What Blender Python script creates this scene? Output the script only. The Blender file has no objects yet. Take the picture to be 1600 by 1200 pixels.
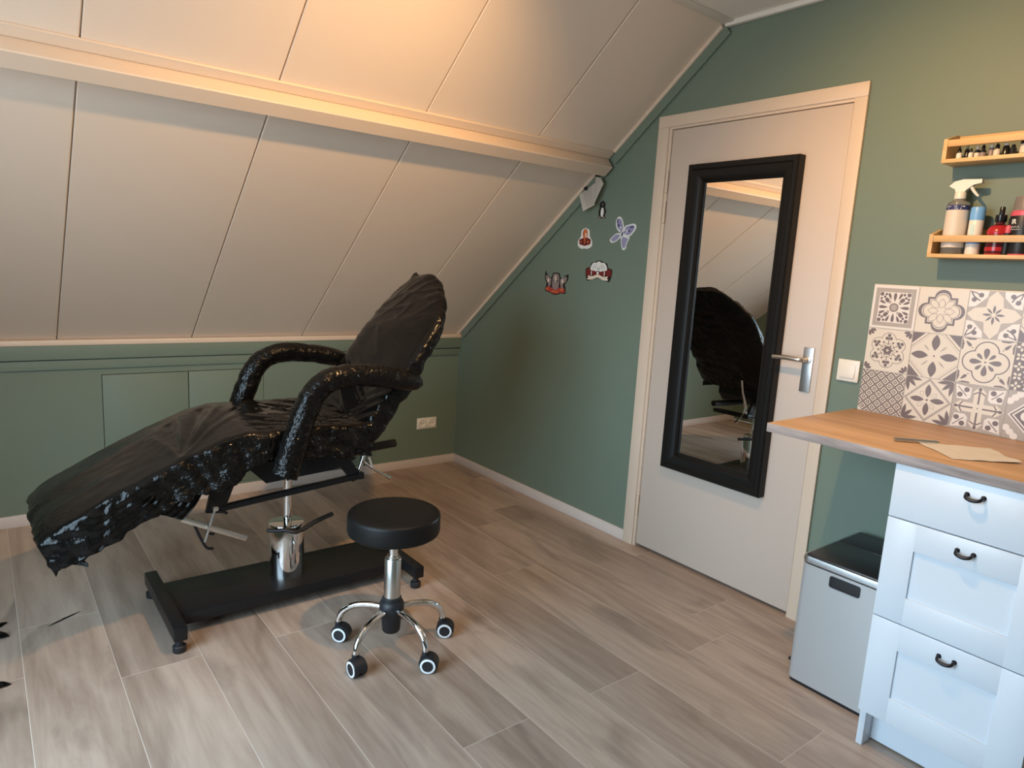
import bpy, bmesh, math, random
from math import sin, cos, pi, radians, sqrt, atan2, exp
from mathutils import Vector, Matrix, noise
scn = bpy.context.scene
col = scn.collection
random.seed(4)

# ------------------------------------------------------------------ camera
cd = bpy.data.cameras.new('camera'); cam = bpy.data.objects.new('camera', cd); col.objects.link(cam)
cd.sensor_width = 36; cd.lens = 24.0; cd.clip_start = .02
cam.location = (-2.58682, -3.88661, 1.36156); cam.rotation_euler = (1.40259, -0.05685, -0.65899)
scn.camera = cam
# ------------------------------------------------------------------ sky, lights, exposure
w = bpy.data.worlds.new('sky'); scn.world = w; w.use_nodes = True
nt = w.node_tree; bgn = nt.nodes['Background']; bgn.inputs[1].default_value = 1.0
gtc = nt.nodes.new('ShaderNodeTexCoord'); gsx = nt.nodes.new('ShaderNodeSeparateXYZ'); gcr = nt.nodes.new('ShaderNodeValToRGB'); gmr = nt.nodes.new('ShaderNodeMapRange')
gmr.inputs[1].default_value = -1; gmr.inputs[2].default_value = 1
SKY = 15.0; SKYC = (.60, .82, 1.0); GROUND = (.36, .36, .36)
gcr.color_ramp.elements[0].position = .47; gcr.color_ramp.elements[0].color = (*GROUND, 1); gcr.color_ramp.elements[1].position = .53; gcr.color_ramp.elements[1].color = (*SKYC, 1)
nt.links.new(gtc.outputs['Generated'], gsx.inputs[0]); nt.links.new(gsx.outputs[2], gmr.inputs[0]); nt.links.new(gmr.outputs[0], gcr.inputs[0]); nt.links.new(gcr.outputs[0], bgn.inputs[0])
bgn.inputs[1].default_value = SKY
LAMPC = (1.0, .57, .24)
def spot(name, loc, aim, watt, deg, blend):
    d = bpy.data.lights.new(name, 'SPOT'); d.energy = watt; d.color = LAMPC; d.shadow_soft_size = .03; d.spot_size = radians(deg); d.spot_blend = blend
    o = bpy.data.objects.new(name, d); col.objects.link(o); o.location = loc; o.rotation_euler = (Vector(aim) - Vector(loc)).to_track_quat('-Z', 'Y').to_euler(); return o
LAMP = Vector((-1.36, -2.80, 2.345))
E_A, E_B = 138, 80
spot('chair_spot_light', (-1.40, -2.77, 2.33), (-1.50, -.7, .95), E_A, 97, 1.0)
spot('worktop_spot_light', (-1.28, -2.84, 2.33), (-.12, -3.0, 1.40), E_B, 105, 1.0)
WX, WY0, WY1, WZ0, WZ1 = -3.35, -3.35, -1.70, .35, 2.12         # window opening in the left wall
pd = bpy.data.lights.new('window_portal', 'AREA'); pd.shape = 'RECTANGLE'; pd.size = WY1 - WY0; pd.size_y = WZ1 - WZ0
pd.cycles.is_portal = True
po = bpy.data.objects.new('window_portal', pd); col.objects.link(po)
po.location = (WX - .12, (WY0 + WY1) / 2, (WZ0 + WZ1) / 2)
po.rotation_euler = Matrix(((0, 0, -1), (1, 0, 0), (0, -1, 0))).to_euler()
vs = scn.view_settings; vs.view_transform = 'Standard'; vs.look = 'None'; vs.gamma = 1; vs.exposure = 0.0; vs.use_curve_mapping = False
scn.cycles.max_bounces = 10; scn.cycles.diffuse_bounces = 6; scn.cycles.use_denoising = True
scn.cycles.sample_clamp_indirect = 6

# ------------------------------------------------------------------ materials
def mat(name, c, rough=.5, metal=0, spec=.5, bump=None, coat=0, emit=None, estr=0, trans=0, var=None):
    m = bpy.data.materials.new(name); m.use_nodes = True; nt = m.node_tree; b = nt.nodes['Principled BSDF']
    b.inputs['Base Color'].default_value = (*c, 1); b.inputs['Roughness'].default_value = rough
    b.inputs['Metallic'].default_value = metal; b.inputs['Specular IOR Level'].default_value = spec
    b.inputs['Coat Weight'].default_value = coat; b.inputs['Transmission Weight'].default_value = trans
    if emit: b.inputs['Emission Color'].default_value = (*emit, 1); b.inputs['Emission Strength'].default_value = estr
    tc = None
    if bump or var: tc = nt.nodes.new('ShaderNodeTexCoord')
    if var:                                     # gentle mottling of the base colour: (scale, amount)
        n = nt.nodes.new('ShaderNodeTexNoise'); n.inputs['Scale'].default_value = var[0]; n.inputs['Detail'].default_value = 4
        nt.links.new(tc.outputs['Object'], n.inputs['Vector'])
        mx = nt.nodes.new('ShaderNodeMix'); mx.data_type = 'RGBA'
        mx.inputs[6].default_value = (*[v * (1 - var[1]) for v in c], 1); mx.inputs[7].default_value = (*[min(1, v * (1 + var[1])) for v in c], 1)
        nt.links.new(n.outputs['Fac'], mx.inputs[0]); nt.links.new(mx.outputs[2], b.inputs['Base Color'])
    if bump:                                    # (scale, strength, distance)
        n = nt.nodes.new('ShaderNodeTexNoise'); n.inputs['Scale'].default_value = bump[0]; n.inputs['Detail'].default_value = 5
        nt.links.new(tc.outputs['Object'], n.inputs['Vector'])
        bp = nt.nodes.new('ShaderNodeBump'); bp.inputs['Strength'].default_value = bump[1]; bp.inputs['Distance'].default_value = bump[2]
        nt.links.new(n.outputs['Fac'], bp.inputs['Height']); nt.links.new(bp.outputs['Normal'], b.inputs['Normal'])
    return m

def wood(name, cA, cB, scale, rough, axis='Y', rand=False, dark=None, bumpd=.0):
    """grain stretched along an axis; with rand each board takes its own shade from a face attribute"""
    m = bpy.data.materials.new(name); m.use_nodes = True; nt = m.node_tree; b = nt.nodes['Principled BSDF']
    L = nt.links.new; N = nt.nodes.new
    tc = N('ShaderNodeTexCoord'); mp = N('ShaderNodeMapping')
    st = {'X': (.1, 1, 1), 'Y': (1, .1, 1), 'Z': (1, 1, .1)}[axis]
    mp.inputs['Scale'].default_value = st
    vec = tc.outputs['Object']
    if rand:
        at = N('ShaderNodeAttribute'); at.attribute_name = 'board'
        mul = N('ShaderNodeVectorMath'); mul.operation = 'MULTIPLY_ADD'; mul.inputs[1].default_value = (7.3, 31.1, 5.7)
        L(at.outputs['Vector'], mul.inputs[0]); L(vec, mul.inputs[2]); vec = mul.outputs[0]
    L(vec, mp.inputs['Vector'])
    n1 = N('ShaderNodeTexNoise'); n1.inputs['Scale'].default_value = scale; n1.inputs['Detail'].default_value = 8; n1.inputs['Roughness'].default_value = .62; n1.inputs['Distortion'].default_value = .9
    L(mp.outputs[0], n1.inputs['Vector'])
    n2 = N('ShaderNodeTexNoise'); n2.inputs['Scale'].default_value = scale * 6; n2.inputs['Detail'].default_value = 4
    L(mp.outputs[0], n2.inputs['Vector'])
    cr = N('ShaderNodeValToRGB'); cr.color_ramp.elements[0].position = .33; cr.color_ramp.elements[1].position = .66
    cr.color_ramp.elements[0].color = (*cA, 1); cr.color_ramp.elements[1].color = (*cB, 1)
    mix = N('ShaderNodeMath'); mix.operation = 'MULTIPLY_ADD'; mix.inputs[1].default_value = .36
    sub = N('ShaderNodeMath'); sub.operation = 'SUBTRACT'; sub.inputs[1].default_value = .18
    L(n2.outputs['Fac'], mix.inputs[0]); L(n1.outputs['Fac'], sub.inputs[0]); L(sub.outputs[0], mix.inputs[2]); L(mix.outputs[0], cr.inputs[0])
    out = cr.outputs[0]
    if dark:                                    # scattered darker knots and streaks
        n3 = N('ShaderNodeTexNoise'); n3.inputs['Scale'].default_value = scale * .55; n3.inputs['Detail'].default_value = 6; n3.inputs['Distortion'].default_value = 1.6
        mp3 = N('ShaderNodeMapping'); mp3.inputs['Scale'].default_value = tuple(max(s, .28) for s in st); mp3.inputs['Location'].default_value = (3, 5, 1)
        L(vec, mp3.inputs['Vector']); L(mp3.outputs[0], n3.inputs['Vector'])
        c3 = N('ShaderNodeValToRGB'); c3.color_ramp.elements[0].position = .555; c3.color_ramp.elements[1].position = .74
        c3.color_ramp.elements[0].color = (0, 0, 0, 1); c3.color_ramp.elements[1].color = (.75, .75, .75, 1)
        L(n3.outputs['Fac'], c3.inputs[0])
        mk = N('ShaderNodeMix'); mk.data_type = 'RGBA'; mk.inputs[7].default_value = (*dark, 1)
        L(c3.outputs[0], mk.inputs[0]); L(out, mk.inputs[6]); out = mk.outputs[2]
    if rand:
        hs = N('ShaderNodeHueSaturation'); mr = N('ShaderNodeMapRange'); mr.inputs[3].default_value = .86; mr.inputs[4].default_value = 1.10
        sp = N('ShaderNodeSeparateXYZ'); L(at.outputs['Vector'], sp.inputs[0]); L(sp.outputs[1], mr.inputs[0]); L(mr.outputs[0], hs.inputs['Value'])
        L(out, hs.inputs['Color']); out = hs.outputs[0]
    L(out, b.inputs['Base Color']); b.inputs['Roughness'].default_value = rough
    if bumpd:
        bp = N('ShaderNodeBump'); bp.inputs['Strength'].default_value = .35; bp.inputs['Distance'].default_value = bumpd
        L(n1.outputs['Fac'], bp.inputs['Height']); L(bp.outputs['Normal'], b.inputs['Normal'])
    return m

M = {}
M['green'] = mat('green_wall_paint', (.150, .202, .157), .55, bump=(160, .12, .002), var=(1.3, .05))
M['cream'] = mat('cream_panel_laminate', (.74, .63, .52), .5, var=(.8, .03))
M['creamtrim'] = mat('cream_trim_paint', (.67, .55, .435), .4)
M['door'] = mat('door_paint', (.57, .485, .415), .42, var=(2, .02))
M['ceil'] = mat('ceiling_paint', (.74, .72, .66), .6)
M['skirt'] = mat('skirting_paint', (.62, .56, .52), .4)
M['grout'] = mat('floor_grout', (.66, .60, .53), .7)
M['floor'] = wood('oak_look_floor', (.30, .218, .168), (.49, .385, .31), 7.0, .36, 'Y', True, (.17, .122, .094), .0006)
M['top'] = wood('oak_worktop_laminate', (.45, .25, .12), (.66, .405, .21), 4.5, .45, 'Y')
M['edge'] = wood('worktop_edge', (.20, .17, .16), (.46, .40, .38), 14, .5, 'Y')
M['pine'] = wood('birch_rack_wood', (.58, .36, .15), (.72, .48, .22), 9, .45, 'Y')
M['white'] = mat('white_lacquer', (.66, .735, .81), .32)
M['whitep'] = mat('white_plastic', (.78, .74, .66), .35)
M['black'] = mat('black_powder_coat', (.009, .009, .010), .38, 0, .3, bump=(300, .1, .001))
M['blackframe'] = mat('black_mirror_frame', (.007, .0065, .006), .45, 0, .22)
M['rubber'] = mat('black_rubber', (.012, .013, .016), .5)
M['vinyl'] = mat('black_seat_vinyl', (.006, .006, .006), .5, 0, .25, bump=(220, .15, .001))
M['chrome'] = mat('chrome', (.80, .80, .80), .07, 1)
M['satin'] = mat('satin_metal', (.66, .64, .60), .3, 1)
M['nickel'] = mat('brushed_nickel', (.60, .62, .63), .36, 1)
M['mirror'] = mat('mirror_silver', (.90, .90, .89), .0, 1)
M['binmetal'] = mat('silver_bin_paint', (.47, .49, .50), .36, .35)
M['binlid'] = mat('black_bin_plastic', (.014, .015, .018), .36)
M['handle'] = mat('dark_drawer_handle', (.018, .017, .022), .35, .5)
M['paper'] = mat('white_paper', (.76, .72, .66), .8)
M['ink'] = mat('grey_print_ink', (.20, .19, .20), .7)
M['tilecream'] = mat('tile_cream', (.70, .64, .55), .28)
M['tiledark'] = mat('tile_taupe', (.165, .125, .125), .28)
M['tilegrey'] = mat('tile_grey', (.40, .355, .32), .28)
M['tilewhite'] = mat('tile_white', (.76, .72, .68), .25)
M['stwhite'] = mat('sticker_white', (.76, .78, .74), .4)
M['stblack'] = mat('sticker_black', (.012, .011, .012), .4)
M['stred'] = mat('sticker_dark_red', (.16, .012, .012), .4)
M['stbright'] = mat('sticker_red', (.42, .05, .035), .4)
M['storange'] = mat('sticker_orange', (.62, .16, .055), .4)
M['stlilac'] = mat('sticker_lilac', (.30, .29, .46), .4)
M['stgrey'] = mat('sticker_grey', (.26, .21, .20), .4)
M['stcream'] = mat('sticker_cream', (.72, .62, .50), .4)
M['navy'] = mat('navy_label', (.03, .035, .13), .4)
M['lbl'] = mat('cream_label', (.70, .62, .52), .45)
M['clear'] = mat('clear_bottle_plastic', (.55, .56, .52), .08, 0, .5, trans=.75)
M['blue'] = mat('sky_blue_cap', (.17, .42, .78), .35)
M['aqua'] = mat('aqua_label', (.42, .72, .70), .4)
M['red'] = mat('red_plastic', (.40, .016, .022), .22)
M['darkred'] = mat('dark_red_liquid', (.085, .012, .018), .15)
M['pink'] = mat('pink_label', (.62, .10, .15), .35)
M['frost'] = mat('grey_frosted_cap', (.30, .26, .24), .3, trans=.35)
M['blackgloss'] = mat('black_gloss_plastic', (.01, .01, .011), .18)
M['ringblue'] = mat('pale_caster_ring', (.78, .82, .86), .4)
M['dark_gap'] = mat('dark_gap', (.02, .02, .018), .8)
M['bulb'] = mat('warm_diffuser', (.8, .7, .5), .5, emit=(1, .7, .4), estr=6)

def film_material():
    m = bpy.data.materials.new('black_plastic_film'); m.use_nodes = True; nt = m.node_tree; b = nt.nodes['Principled BSDF']
    b.inputs['Base Color'].default_value = (.004, .0038, .0036, 1); b.inputs['Roughness'].default_value = .14; b.inputs['Specular IOR Level'].default_value = .22
    N = nt.nodes.new; L = nt.links.new
    tc = N('ShaderNodeTexCoord'); at = N('ShaderNodeAttribute'); at.attribute_name = 'crumple'
    v = N('ShaderNodeTexVoronoi'); v.inputs['Scale'].default_value = 70; v.feature = 'SMOOTH_F1'
    n0 = N('ShaderNodeTexNoise'); n0.inputs['Scale'].default_value = 18; n0.inputs['Detail'].default_value = 3
    ad = N('ShaderNodeVectorMath'); ad.operation = 'MULTIPLY_ADD'; ad.inputs[1].default_value = (.05, .05, .05)
    L(tc.outputs['Object'], n0.inputs['Vector']); L(n0.outputs['Color'], ad.inputs[0]); L(tc.outputs['Object'], ad.inputs[2]); L(ad.outputs[0], v.inputs['Vector'])
    n1 = N('ShaderNodeTexNoise'); n1.inputs['Scale'].default_value = 55; n1.inputs['Detail'].default_value = 3; n1.inputs['Distortion'].default_value = 1.2
    L(tc.outputs['Object'], n1.inputs['Vector'])
    sm = N('ShaderNodeMath'); sm.operation = 'ADD'; L(v.outputs['Distance'], sm.inputs[0]); L(n1.outputs['Fac'], sm.inputs[1])
    mr = N('ShaderNodeMapRange'); mr.inputs[3].default_value = .02; mr.inputs[4].default_value = .62; L(at.outputs['Fac'], mr.inputs[0])
    bp = N('ShaderNodeBump'); bp.inputs['Distance'].default_value = .008; L(mr.outputs[0], bp.inputs['Strength'])
    L(sm.outputs[0], bp.inputs['Height']); L(bp.outputs['Normal'], b.inputs['Normal'])
    return m
M['film'] = film_material()

def pane_material():
    m = bpy.data.materials.new('window_glass'); m.use_nodes = True; nt = m.node_tree; nt.nodes.remove(nt.nodes['Principled BSDF'])
    t = nt.nodes.new('ShaderNodeBsdfTransparent'); g = nt.nodes.new('ShaderNodeBsdfGlossy'); g.inputs['Roughness'].default_value = .02
    mx = nt.nodes.new('ShaderNodeMixShader'); mx.inputs[0].default_value = .06
    nt.links.new(t.outputs[0], mx.inputs[1]); nt.links.new(g.outputs[0], mx.inputs[2]); nt.links.new(mx.outputs[0], nt.nodes['Material Output'].inputs[0])
    return m
M['pane'] = pane_material()

# ------------------------------------------------------------------ mesh helpers
V = Vector
class MB:
    def __init__(s): s.bm = bmesh.new()
    def face(s, pts, mi=0):
        f = s.bm.faces.new([s.bm.verts.new(p) for p in pts]); f.material_index = mi; return f
    def hexa(s, p, mi=0, bev=0, seg=2):
        """8 corners: bottom ring then top ring"""
        vs_ = [s.bm.verts.new(q) for q in p]; fs = []
        for q in ((3, 2, 1, 0), (4, 5, 6, 7), (0, 1, 5, 4), (1, 2, 6, 5), (2, 3, 7, 6), (3, 0, 4, 7)):
            f = s.bm.faces.new([vs_[i] for i in q]); f.material_index = mi; fs.append(f)
        bmesh.ops.recalc_face_normals(s.bm, faces=fs)
        if bev:
            ed = list({e for f in fs for e in f.edges})
            r = bmesh.ops.bevel(s.bm, geom=ed, offset=bev, segments=seg, affect='EDGES', profile=.5)
            for f in r['faces']: f.material_index = mi
    def box(s, x0, x1, y0, y1, z0, z1, mi=0, bev=0, seg=2):
        s.hexa([(x0, y0, z0), (x1, y0, z0), (x1, y1, z0), (x0, y1, z0), (x0, y0, z1), (x1, y0, z1), (x1, y1, z1), (x0, y1, z1)], mi, bev, seg)
    def bar(s, p, q, wd, ht, mi=0, bev=0, up=(0, 0, 1)):
        p, q = V(p), V(q); d = (q - p).normalized(); a = d.cross(V(up)).normalized() * wd / 2; c = a.cross(d).normalized() * ht / 2
        s.hexa([p - a - c, p + a - c, q + a - c, q - a - c, p - a + c, p + a + c, q + a + c, q - a + c], mi, bev)
    def tube(s, path, rad, seg=16, mi=0, caps=True):
        P = [V(p) for p in path]; n = len(P); R = rad if hasattr(rad, '__len__') else [rad] * n; rings = []
        t0 = (P[1] - P[0]).normalized(); up = V((0, 0, 1)) if abs(t0.z) < .9 else V((1, 0, 0))
        a = t0.cross(up).normalized()
        for i in range(n):
            t = (P[min(i + 1, n - 1)] - P[max(i - 1, 0)]).normalized(); a = (a - t * a.dot(t)).normalized(); b = t.cross(a)
            rings.append([s.bm.verts.new(P[i] + (a * cos(2 * pi * k / seg) + b * sin(2 * pi * k / seg)) * R[i]) for k in range(seg)])
        for i in range(n - 1):
            for k in range(seg):
                f = s.bm.faces.new((rings[i][k], rings[i][(k + 1) % seg], rings[i + 1][(k + 1) % seg], rings[i + 1][k])); f.material_index = mi
        if caps:
            for r in (rings[0][::-1], rings[-1]):
                f = s.bm.faces.new(r); f.material_index = mi
        return rings
    def lathe(s, prof, c, seg=32, mi=0, ax=(0, 0, 1), mis=None):
        """prof = [(r, h)], turned about axis ax through c"""
        c = V(c); ax = V(ax).normalized(); a = ax.cross(V((0, 1, 0)) if abs(ax.y) < .9 else V((1, 0, 0))).normalized(); b = ax.cross(a)
        rings = []
        for r, h in prof:
            if r < 1e-6: rings.append([s.bm.verts.new(c + ax * h)])
            else: rings.append([s.bm.verts.new(c + ax * h + (a * cos(2 * pi * k / seg) + b * sin(2 * pi * k / seg)) * r) for k in range(seg)])
        for i in range(len(rings) - 1):
            A, B = rings[i], rings[i + 1]
            for k in range(seg):
                k2 = (k + 1) % seg
                if len(A) == 1 and len(B) == 1: continue
                if len(A) == 1: f = s.bm.faces.new((A[0], B[k2], B[k]))
                elif len(B) == 1: f = s.bm.faces.new((A[k], A[k2], B[0]))
                else: f = s.bm.faces.new((A[k], A[k2], B[k2], B[k]))
                f.material_index = mis[i] if mis else mi
    def prism(s, pts, off, mi=0):
        """polygon pts extruded by vector off"""
        off = V(off); A = [s.bm.verts.new(p) for p in pts]; B = [s.bm.verts.new(V(p) + off) for p in pts]; n = len(A); fs = []
        fs.append(s.bm.faces.new(A[::-1])); fs.append(s.bm.faces.new(B))
        for i in range(n): fs.append(s.bm.faces.new((A[i], A[(i + 1) % n], B[(i + 1) % n], B[i])))
        for f in fs: f.material_index = mi
        bmesh.ops.recalc_face_normals(s.bm, faces=fs)

W = {}
def tag(o, label=None, cat=None, group=None, kind=None):
    for k, v in (('label', label), ('category', cat), ('group', group), ('kind', kind)):
        if v: o[k] = v
    return o
def thing(name, label, cat, loc=(0, 0, 0), group=None, kind=None):
    o = bpy.data.objects.new(name, None); col.objects.link(o); o.location = loc; o.empty_display_size = .1; W[o.name] = V(loc)
    return tag(o, label, cat, group, kind)
def build(mb, name, mats, parent=None, loc=None, ang=35, label=None):
    """link as one mesh; coordinates are given in world space"""
    bm = mb.bm if isinstance(mb, MB) else mb
    org = W[parent.name] if parent else V(loc or (0, 0, 0))
    bmesh.ops.translate(bm, verts=bm.verts, vec=-org)
    me = bpy.data.meshes.new(name); bm.to_mesh(me); bm.free()
    for m in (mats if isinstance(mats, (list, tuple)) else [mats]): me.materials.append(M[m] if isinstance(m, str) else m)
    for p in me.polygons: p.use_smooth = True
    me.set_sharp_from_angle(angle=radians(ang))
    o = bpy.data.objects.new(name, me); col.objects.link(o)
    if parent: o.parent = parent
    else: o.location = org
    W[o.name] = org
    if label: o['label'] = label
    return o
def struct(mb, name, mats, label=None, ang=35):
    o = build(mb, name, mats, ang=ang); o['kind'] = 'structure'
    if label: o['label'] = label
    return o
def bez(pts, n=8):
    """Catmull-Rom through points"""
    P = [V(p) for p in pts]; P = [P[0] * 2 - P[1]] + P + [P[-1] * 2 - P[-2]]; out = []
    for i in range(1, len(P) - 2):
        for k in range(n):
            t = k / n
            out.append(.5 * ((2 * P[i]) + (P[i + 1] - P[i - 1]) * t + (2 * P[i - 1] - 5 * P[i] + 4 * P[i + 1] - P[i + 2]) * t * t + (3 * P[i] - P[i - 1] - 3 * P[i + 1] + P[i + 2]) * t ** 3))
    out.append(P[-2]); return out
def lerp(tab, x):
    for (a, va), (b, vb) in zip(tab, tab[1:]):
        if x <= b: return va + (vb - va) * max(0, min(1, (x - a) / (b - a)))
    return tab[-1][1]

# ------------------------------------------------------------------ the room
XL, YF = -3.35, -5.6                          # left and front walls
ZK, YT, ZT = .901, -1.9386, 2.4384           # knee wall top, foot of the flat ceiling
SL = sqrt(YT ** 2 + (ZT - ZK) ** 2); U = V((0, YT / SL, (ZT - ZK) / SL)); NI = V((0, -U.z, U.y))   # up the slope / into the room
def sp(x, s, n): return V((x, 0, ZK)) + U * s + NI * n
def slope_box(mb, x0, x1, s0, s1, n0, n1, mi=0, bev=0):
    mb.hexa([sp(x0, s0, n0), sp(x1, s0, n0), sp(x1, s1, n0), sp(x0, s1, n0), sp(x0, s0, n1), sp(x1, s0, n1), sp(x1, s1, n1), sp(x0, s1, n1)], mi, bev, 1)

# floor: boards 24 cm wide running towards the back wall, light joints
mb = MB(); mb.box(XL, .06, YF, .05, -.03, -.0005, 1)
lay = mb.bm.faces.layers.float_color.new('board') if False else None
boards = []
x1, k = -.345 + .2437 * 2, 0
joints = {2: -1.10, 3: -1.62, 4: -2.479, 5: -1.49, 6: -2.463, 7: -1.61, 8: -1.22, 9: -1.59, 10: -1.09}
while x1 > XL:
    x0 = x1 - .2437; j = joints.get(k, -.4 - (k * .53) % 1.2); ys = sorted({.05, YF} | {j + 1.397 * i for i in range(-5, 5) if YF < j + 1.397 * i < .05})
    for ya, yb in zip(ys, ys[1:]):
        a, b = max(x0, XL) + .0011, min(x1, .06) - .0011
        if b - a > .01:
            n0 = len(mb.bm.faces); mb.box(a, b, ya + .0010, yb - .0010, -.008, 0, 0); boards.append((n0, len(mb.bm.faces)))
    x1 = x0; k += 1
fo = struct(mb, 'floor', ['floor', 'grout'])
at = fo.data.attributes.new('board', 'FLOAT_VECTOR', 'FACE'); vals = [0.0] * (3 * len(fo.data.polygons))
for a, b in boards:
    r = [random.random() for _ in range(3)]
    for f in range(a, b): vals[3 * f:3 * f + 3] = r
at.data.foreach_set('vector', vals)

# knee wall at the back
mb = MB(); mb.box(XL, .1, 0, .1, -.03, ZK + .02)
mb.box(XL, 0, -.030, 0, .808, .882, 0, .003); mb.box(XL, 0, -.014, 0, .757, .803, 0, .0015)
struct(mb, 'wall_back', ['green'])
mb = MB(); mb.box(XL, 0, -.036, .0, .876, .903, 0, .005); struct(mb, 'trim_1', ['creamtrim'])
mb = MB(); mb.box(XL, 0, -.012, 0, 0, .058, 0, .002); struct(mb, 'baseboard_back', ['skirt'])

# sloping ceiling panels with joints every 60 cm
mb = MB(); xs = [0] + [-.5016 - .59879 * i for i in range(6)]
for s0, s1 in ((0, 1.62), (1.66, SL)):
    for a, b in zip(xs, xs[1:]): slope_box(mb, max(b, XL) + .0022, a - .0022, s0, s1, -.012, 0, 0, .003)
slope_box(mb, XL - .1, .1, -.03, SL + .04, -.07, -.012, 0)
struct(mb, 'wall_slope', ['cream'])
mb = MB(); slope_box(mb, XL, -.014, 1.606, 1.673, -.005, .066, 0, .004); struct(mb, 'trim_2', ['creamtrim'])
mb = MB(); slope_box(mb, XL, -.014, 1.673, 1.717, -.002, .009, 0, .003); struct(mb, 'trim_3', ['creamtrim'])
mb = MB(); slope_box(mb, -.024, 0, .0, 1.60, -.002, .016, 0, .004); slope_box(mb, -.024, 0, 1.72, SL - .01, -.002, .016, 0, .004); struct(mb, 'trim_4', ['creamtrim'])
mb = MB(); slope_box(mb, -.014, 0, .04, 1.60, .014, .058, 0, .003); slope_box(mb, -.014, 0, 1.69, SL, .014, .058, 0, .003); struct(mb, 'trim_5', ['green'])
# flat ceiling and the far slope behind the camera
YT2 = YF - YT
mb = MB(); mb.box(XL - .1, .1, YT2 - .03, YT + .03, ZT, ZT + .06); struct(mb, 'ceiling', ['ceil'])
mb = MB(); mb.box(XL, 0, YT - .055, YT - .004, ZT - .009, ZT + .001, 0, .003); struct(mb, 'trim_6', ['ceil'])
mb = MB(); mb.box(-.024, 0, YT2, YT - .01, ZT - .020, ZT + .001, 0, .004); struct(mb, 'trim_7', ['ceil'])
mb = MB(); mb.hexa([(XL, YT2, ZT), (0, YT2, ZT), (0, YF, ZK), (XL, YF, ZK), (XL, YT2, ZT + .06), (0, YT2, ZT + .06), (0, YF - .06, ZK), (XL, YF - .06, ZK)])
mb.box(XL, .1, YF - .1, YF, -.03, ZK + .02, 1); struct(mb, 'wall_front', ['cream', 'green'])
# right gable wall with the door opening
DY0, DY1, DZ = -1.66, -2.575, 2.05
mb = MB()
for poly in ([(DY0, 0), (0, 0), (0, ZK), (DY0, ZK - DY0 * (ZT - ZK) / -YT)],
             [(DY0, DZ), (DY0, ZK - DY0 * (ZT - ZK) / -YT), (YT, ZT), (DY1, ZT), (DY1, DZ)],
             [(YF, 0), (DY1, 0), (DY1, ZT), (YT2, ZT), (YF, ZK)]):
    mb.prism([(0, y, z) for y, z in poly], (.1, 0, 0))
mb.box(.06, .1, DY1, DY0, 0, DZ)
struct(mb, 'wall_right', ['green'])
mb = MB(); mb.box(-.012, 0, -1.627, -.012, 0, .058, 0, .002); mb.box(-.012, 0, -3.08, -2.60, 0, .058, 0, .002); struct(mb, 'baseboard_right', ['skirt'])
# left gable wall with the window
mb = MB()
for poly in ([(YF, 0), (0, 0), (0, WZ0), (YF, WZ0)],
             [(WY1, WZ0), (0, WZ0), (0, ZK), (YT, ZT), (WY1, ZT)] if WY1 < YT else [(WY1, WZ0), (0, WZ0), (0, ZK), (WY1, ZK - WY1 * (ZT - ZK) / -YT)],
             [(YF, WZ0), (WY0, WZ0), (WY0, ZK + (WY0 - YF) * (ZT - ZK) / -YT if WY0 < YT2 else ZT)] + ([(YT2, ZT)] if WY0 > YT2 else []) + [(YF, ZK)],
             [(WY0, WZ1), (WY1, WZ1)] + ([(WY1, ZK - WY1 * (ZT - ZK) / -YT), (YT, ZT)] if WY1 > YT else [(WY1, ZT)]) + ([(WY0, ZT)] if WY0 > YT2 else [(YT2, ZT), (WY0, ZK + (WY0 - YF) * (ZT - ZK) / -YT)])):
    mb.prism([(XL, y, z) for y, z in poly], (-.1, 0, 0))
struct(mb, 'wall_left', ['green'])
wt = thing('window_1', 'white framed window in the left gable wall', 'window', (XL, (WY0 + WY1) / 2, WZ0), kind='structure')
mb = MB()
for a, b, c, d in ((WY0, WY1, WZ0, WZ0 + .06), (WY0, WY1, WZ1 - .06, WZ1), (WY0, WY0 + .06, WZ0, WZ1), (WY1 - .06, WY1, WZ0, WZ1), ((WY0 + WY1) / 2 - .04, (WY0 + WY1) / 2 + .04, WZ0, WZ1)):
    mb.box(XL - .07, XL - .01, a, b, c, d)
build(mb, 'window_frame', 'white', wt)
mb = MB(); mb.box(XL - .045, XL - .041, WY0 + .05, WY1 - .05, WZ0 + .05, WZ1 - .05); build(mb, 'window_pane', 'pane', wt)
mb = MB(); mb.box(XL - .01, XL + .14, WY0 - .05, WY1 + .05, WZ0 - .03, WZ0, 0, .004); build(mb, 'window_sill', 'white', wt)

# ------------------------------------------------------------------ door
dr = thing('door_1', 'cream flush door with a long black-framed mirror on it', 'door', (0, -2.125, 0), kind='structure')
mb = MB()
for a, b in ((-1.690, -1.627), (-2.597, -2.549)): mb.box(-.014, 0, a if a < b else b, b if a < b else a, 0, 2.0449, 0, .002)
mb.box(-.014, 0, -2.597, -1.627, 2.045, 2.097, 0, .002)
mb.box(-.006, .05, -1.705, -1.688, 0, 2.034, 0, .001); mb.box(-.006, .05, -2.551, -2.545, 0, 2.034); mb.box(-.006, .05, -2.551, -1.688, 2.034, 2.047, 0, .001)
build(mb, 'door_frame', 'creamtrim', dr)
mb = MB(); mb.box(-.002, .038, -2.542, -1.7085, .0165, 2.0305, 0, .0015); build(mb, 'door_leaf', 'door', dr)
for z in (1.80, 1.66, .22):
    mb = MB(); mb.lathe([(0, 0), (.0065, .001), (.0065, .038), (.0055, .039), (.0055, .041), (.0065, .042), (.0065, .099), (0, .10)], (-.010, -1.703, z - .05), 14); build(mb, 'hinge', 'creamtrim', dr)
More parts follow.
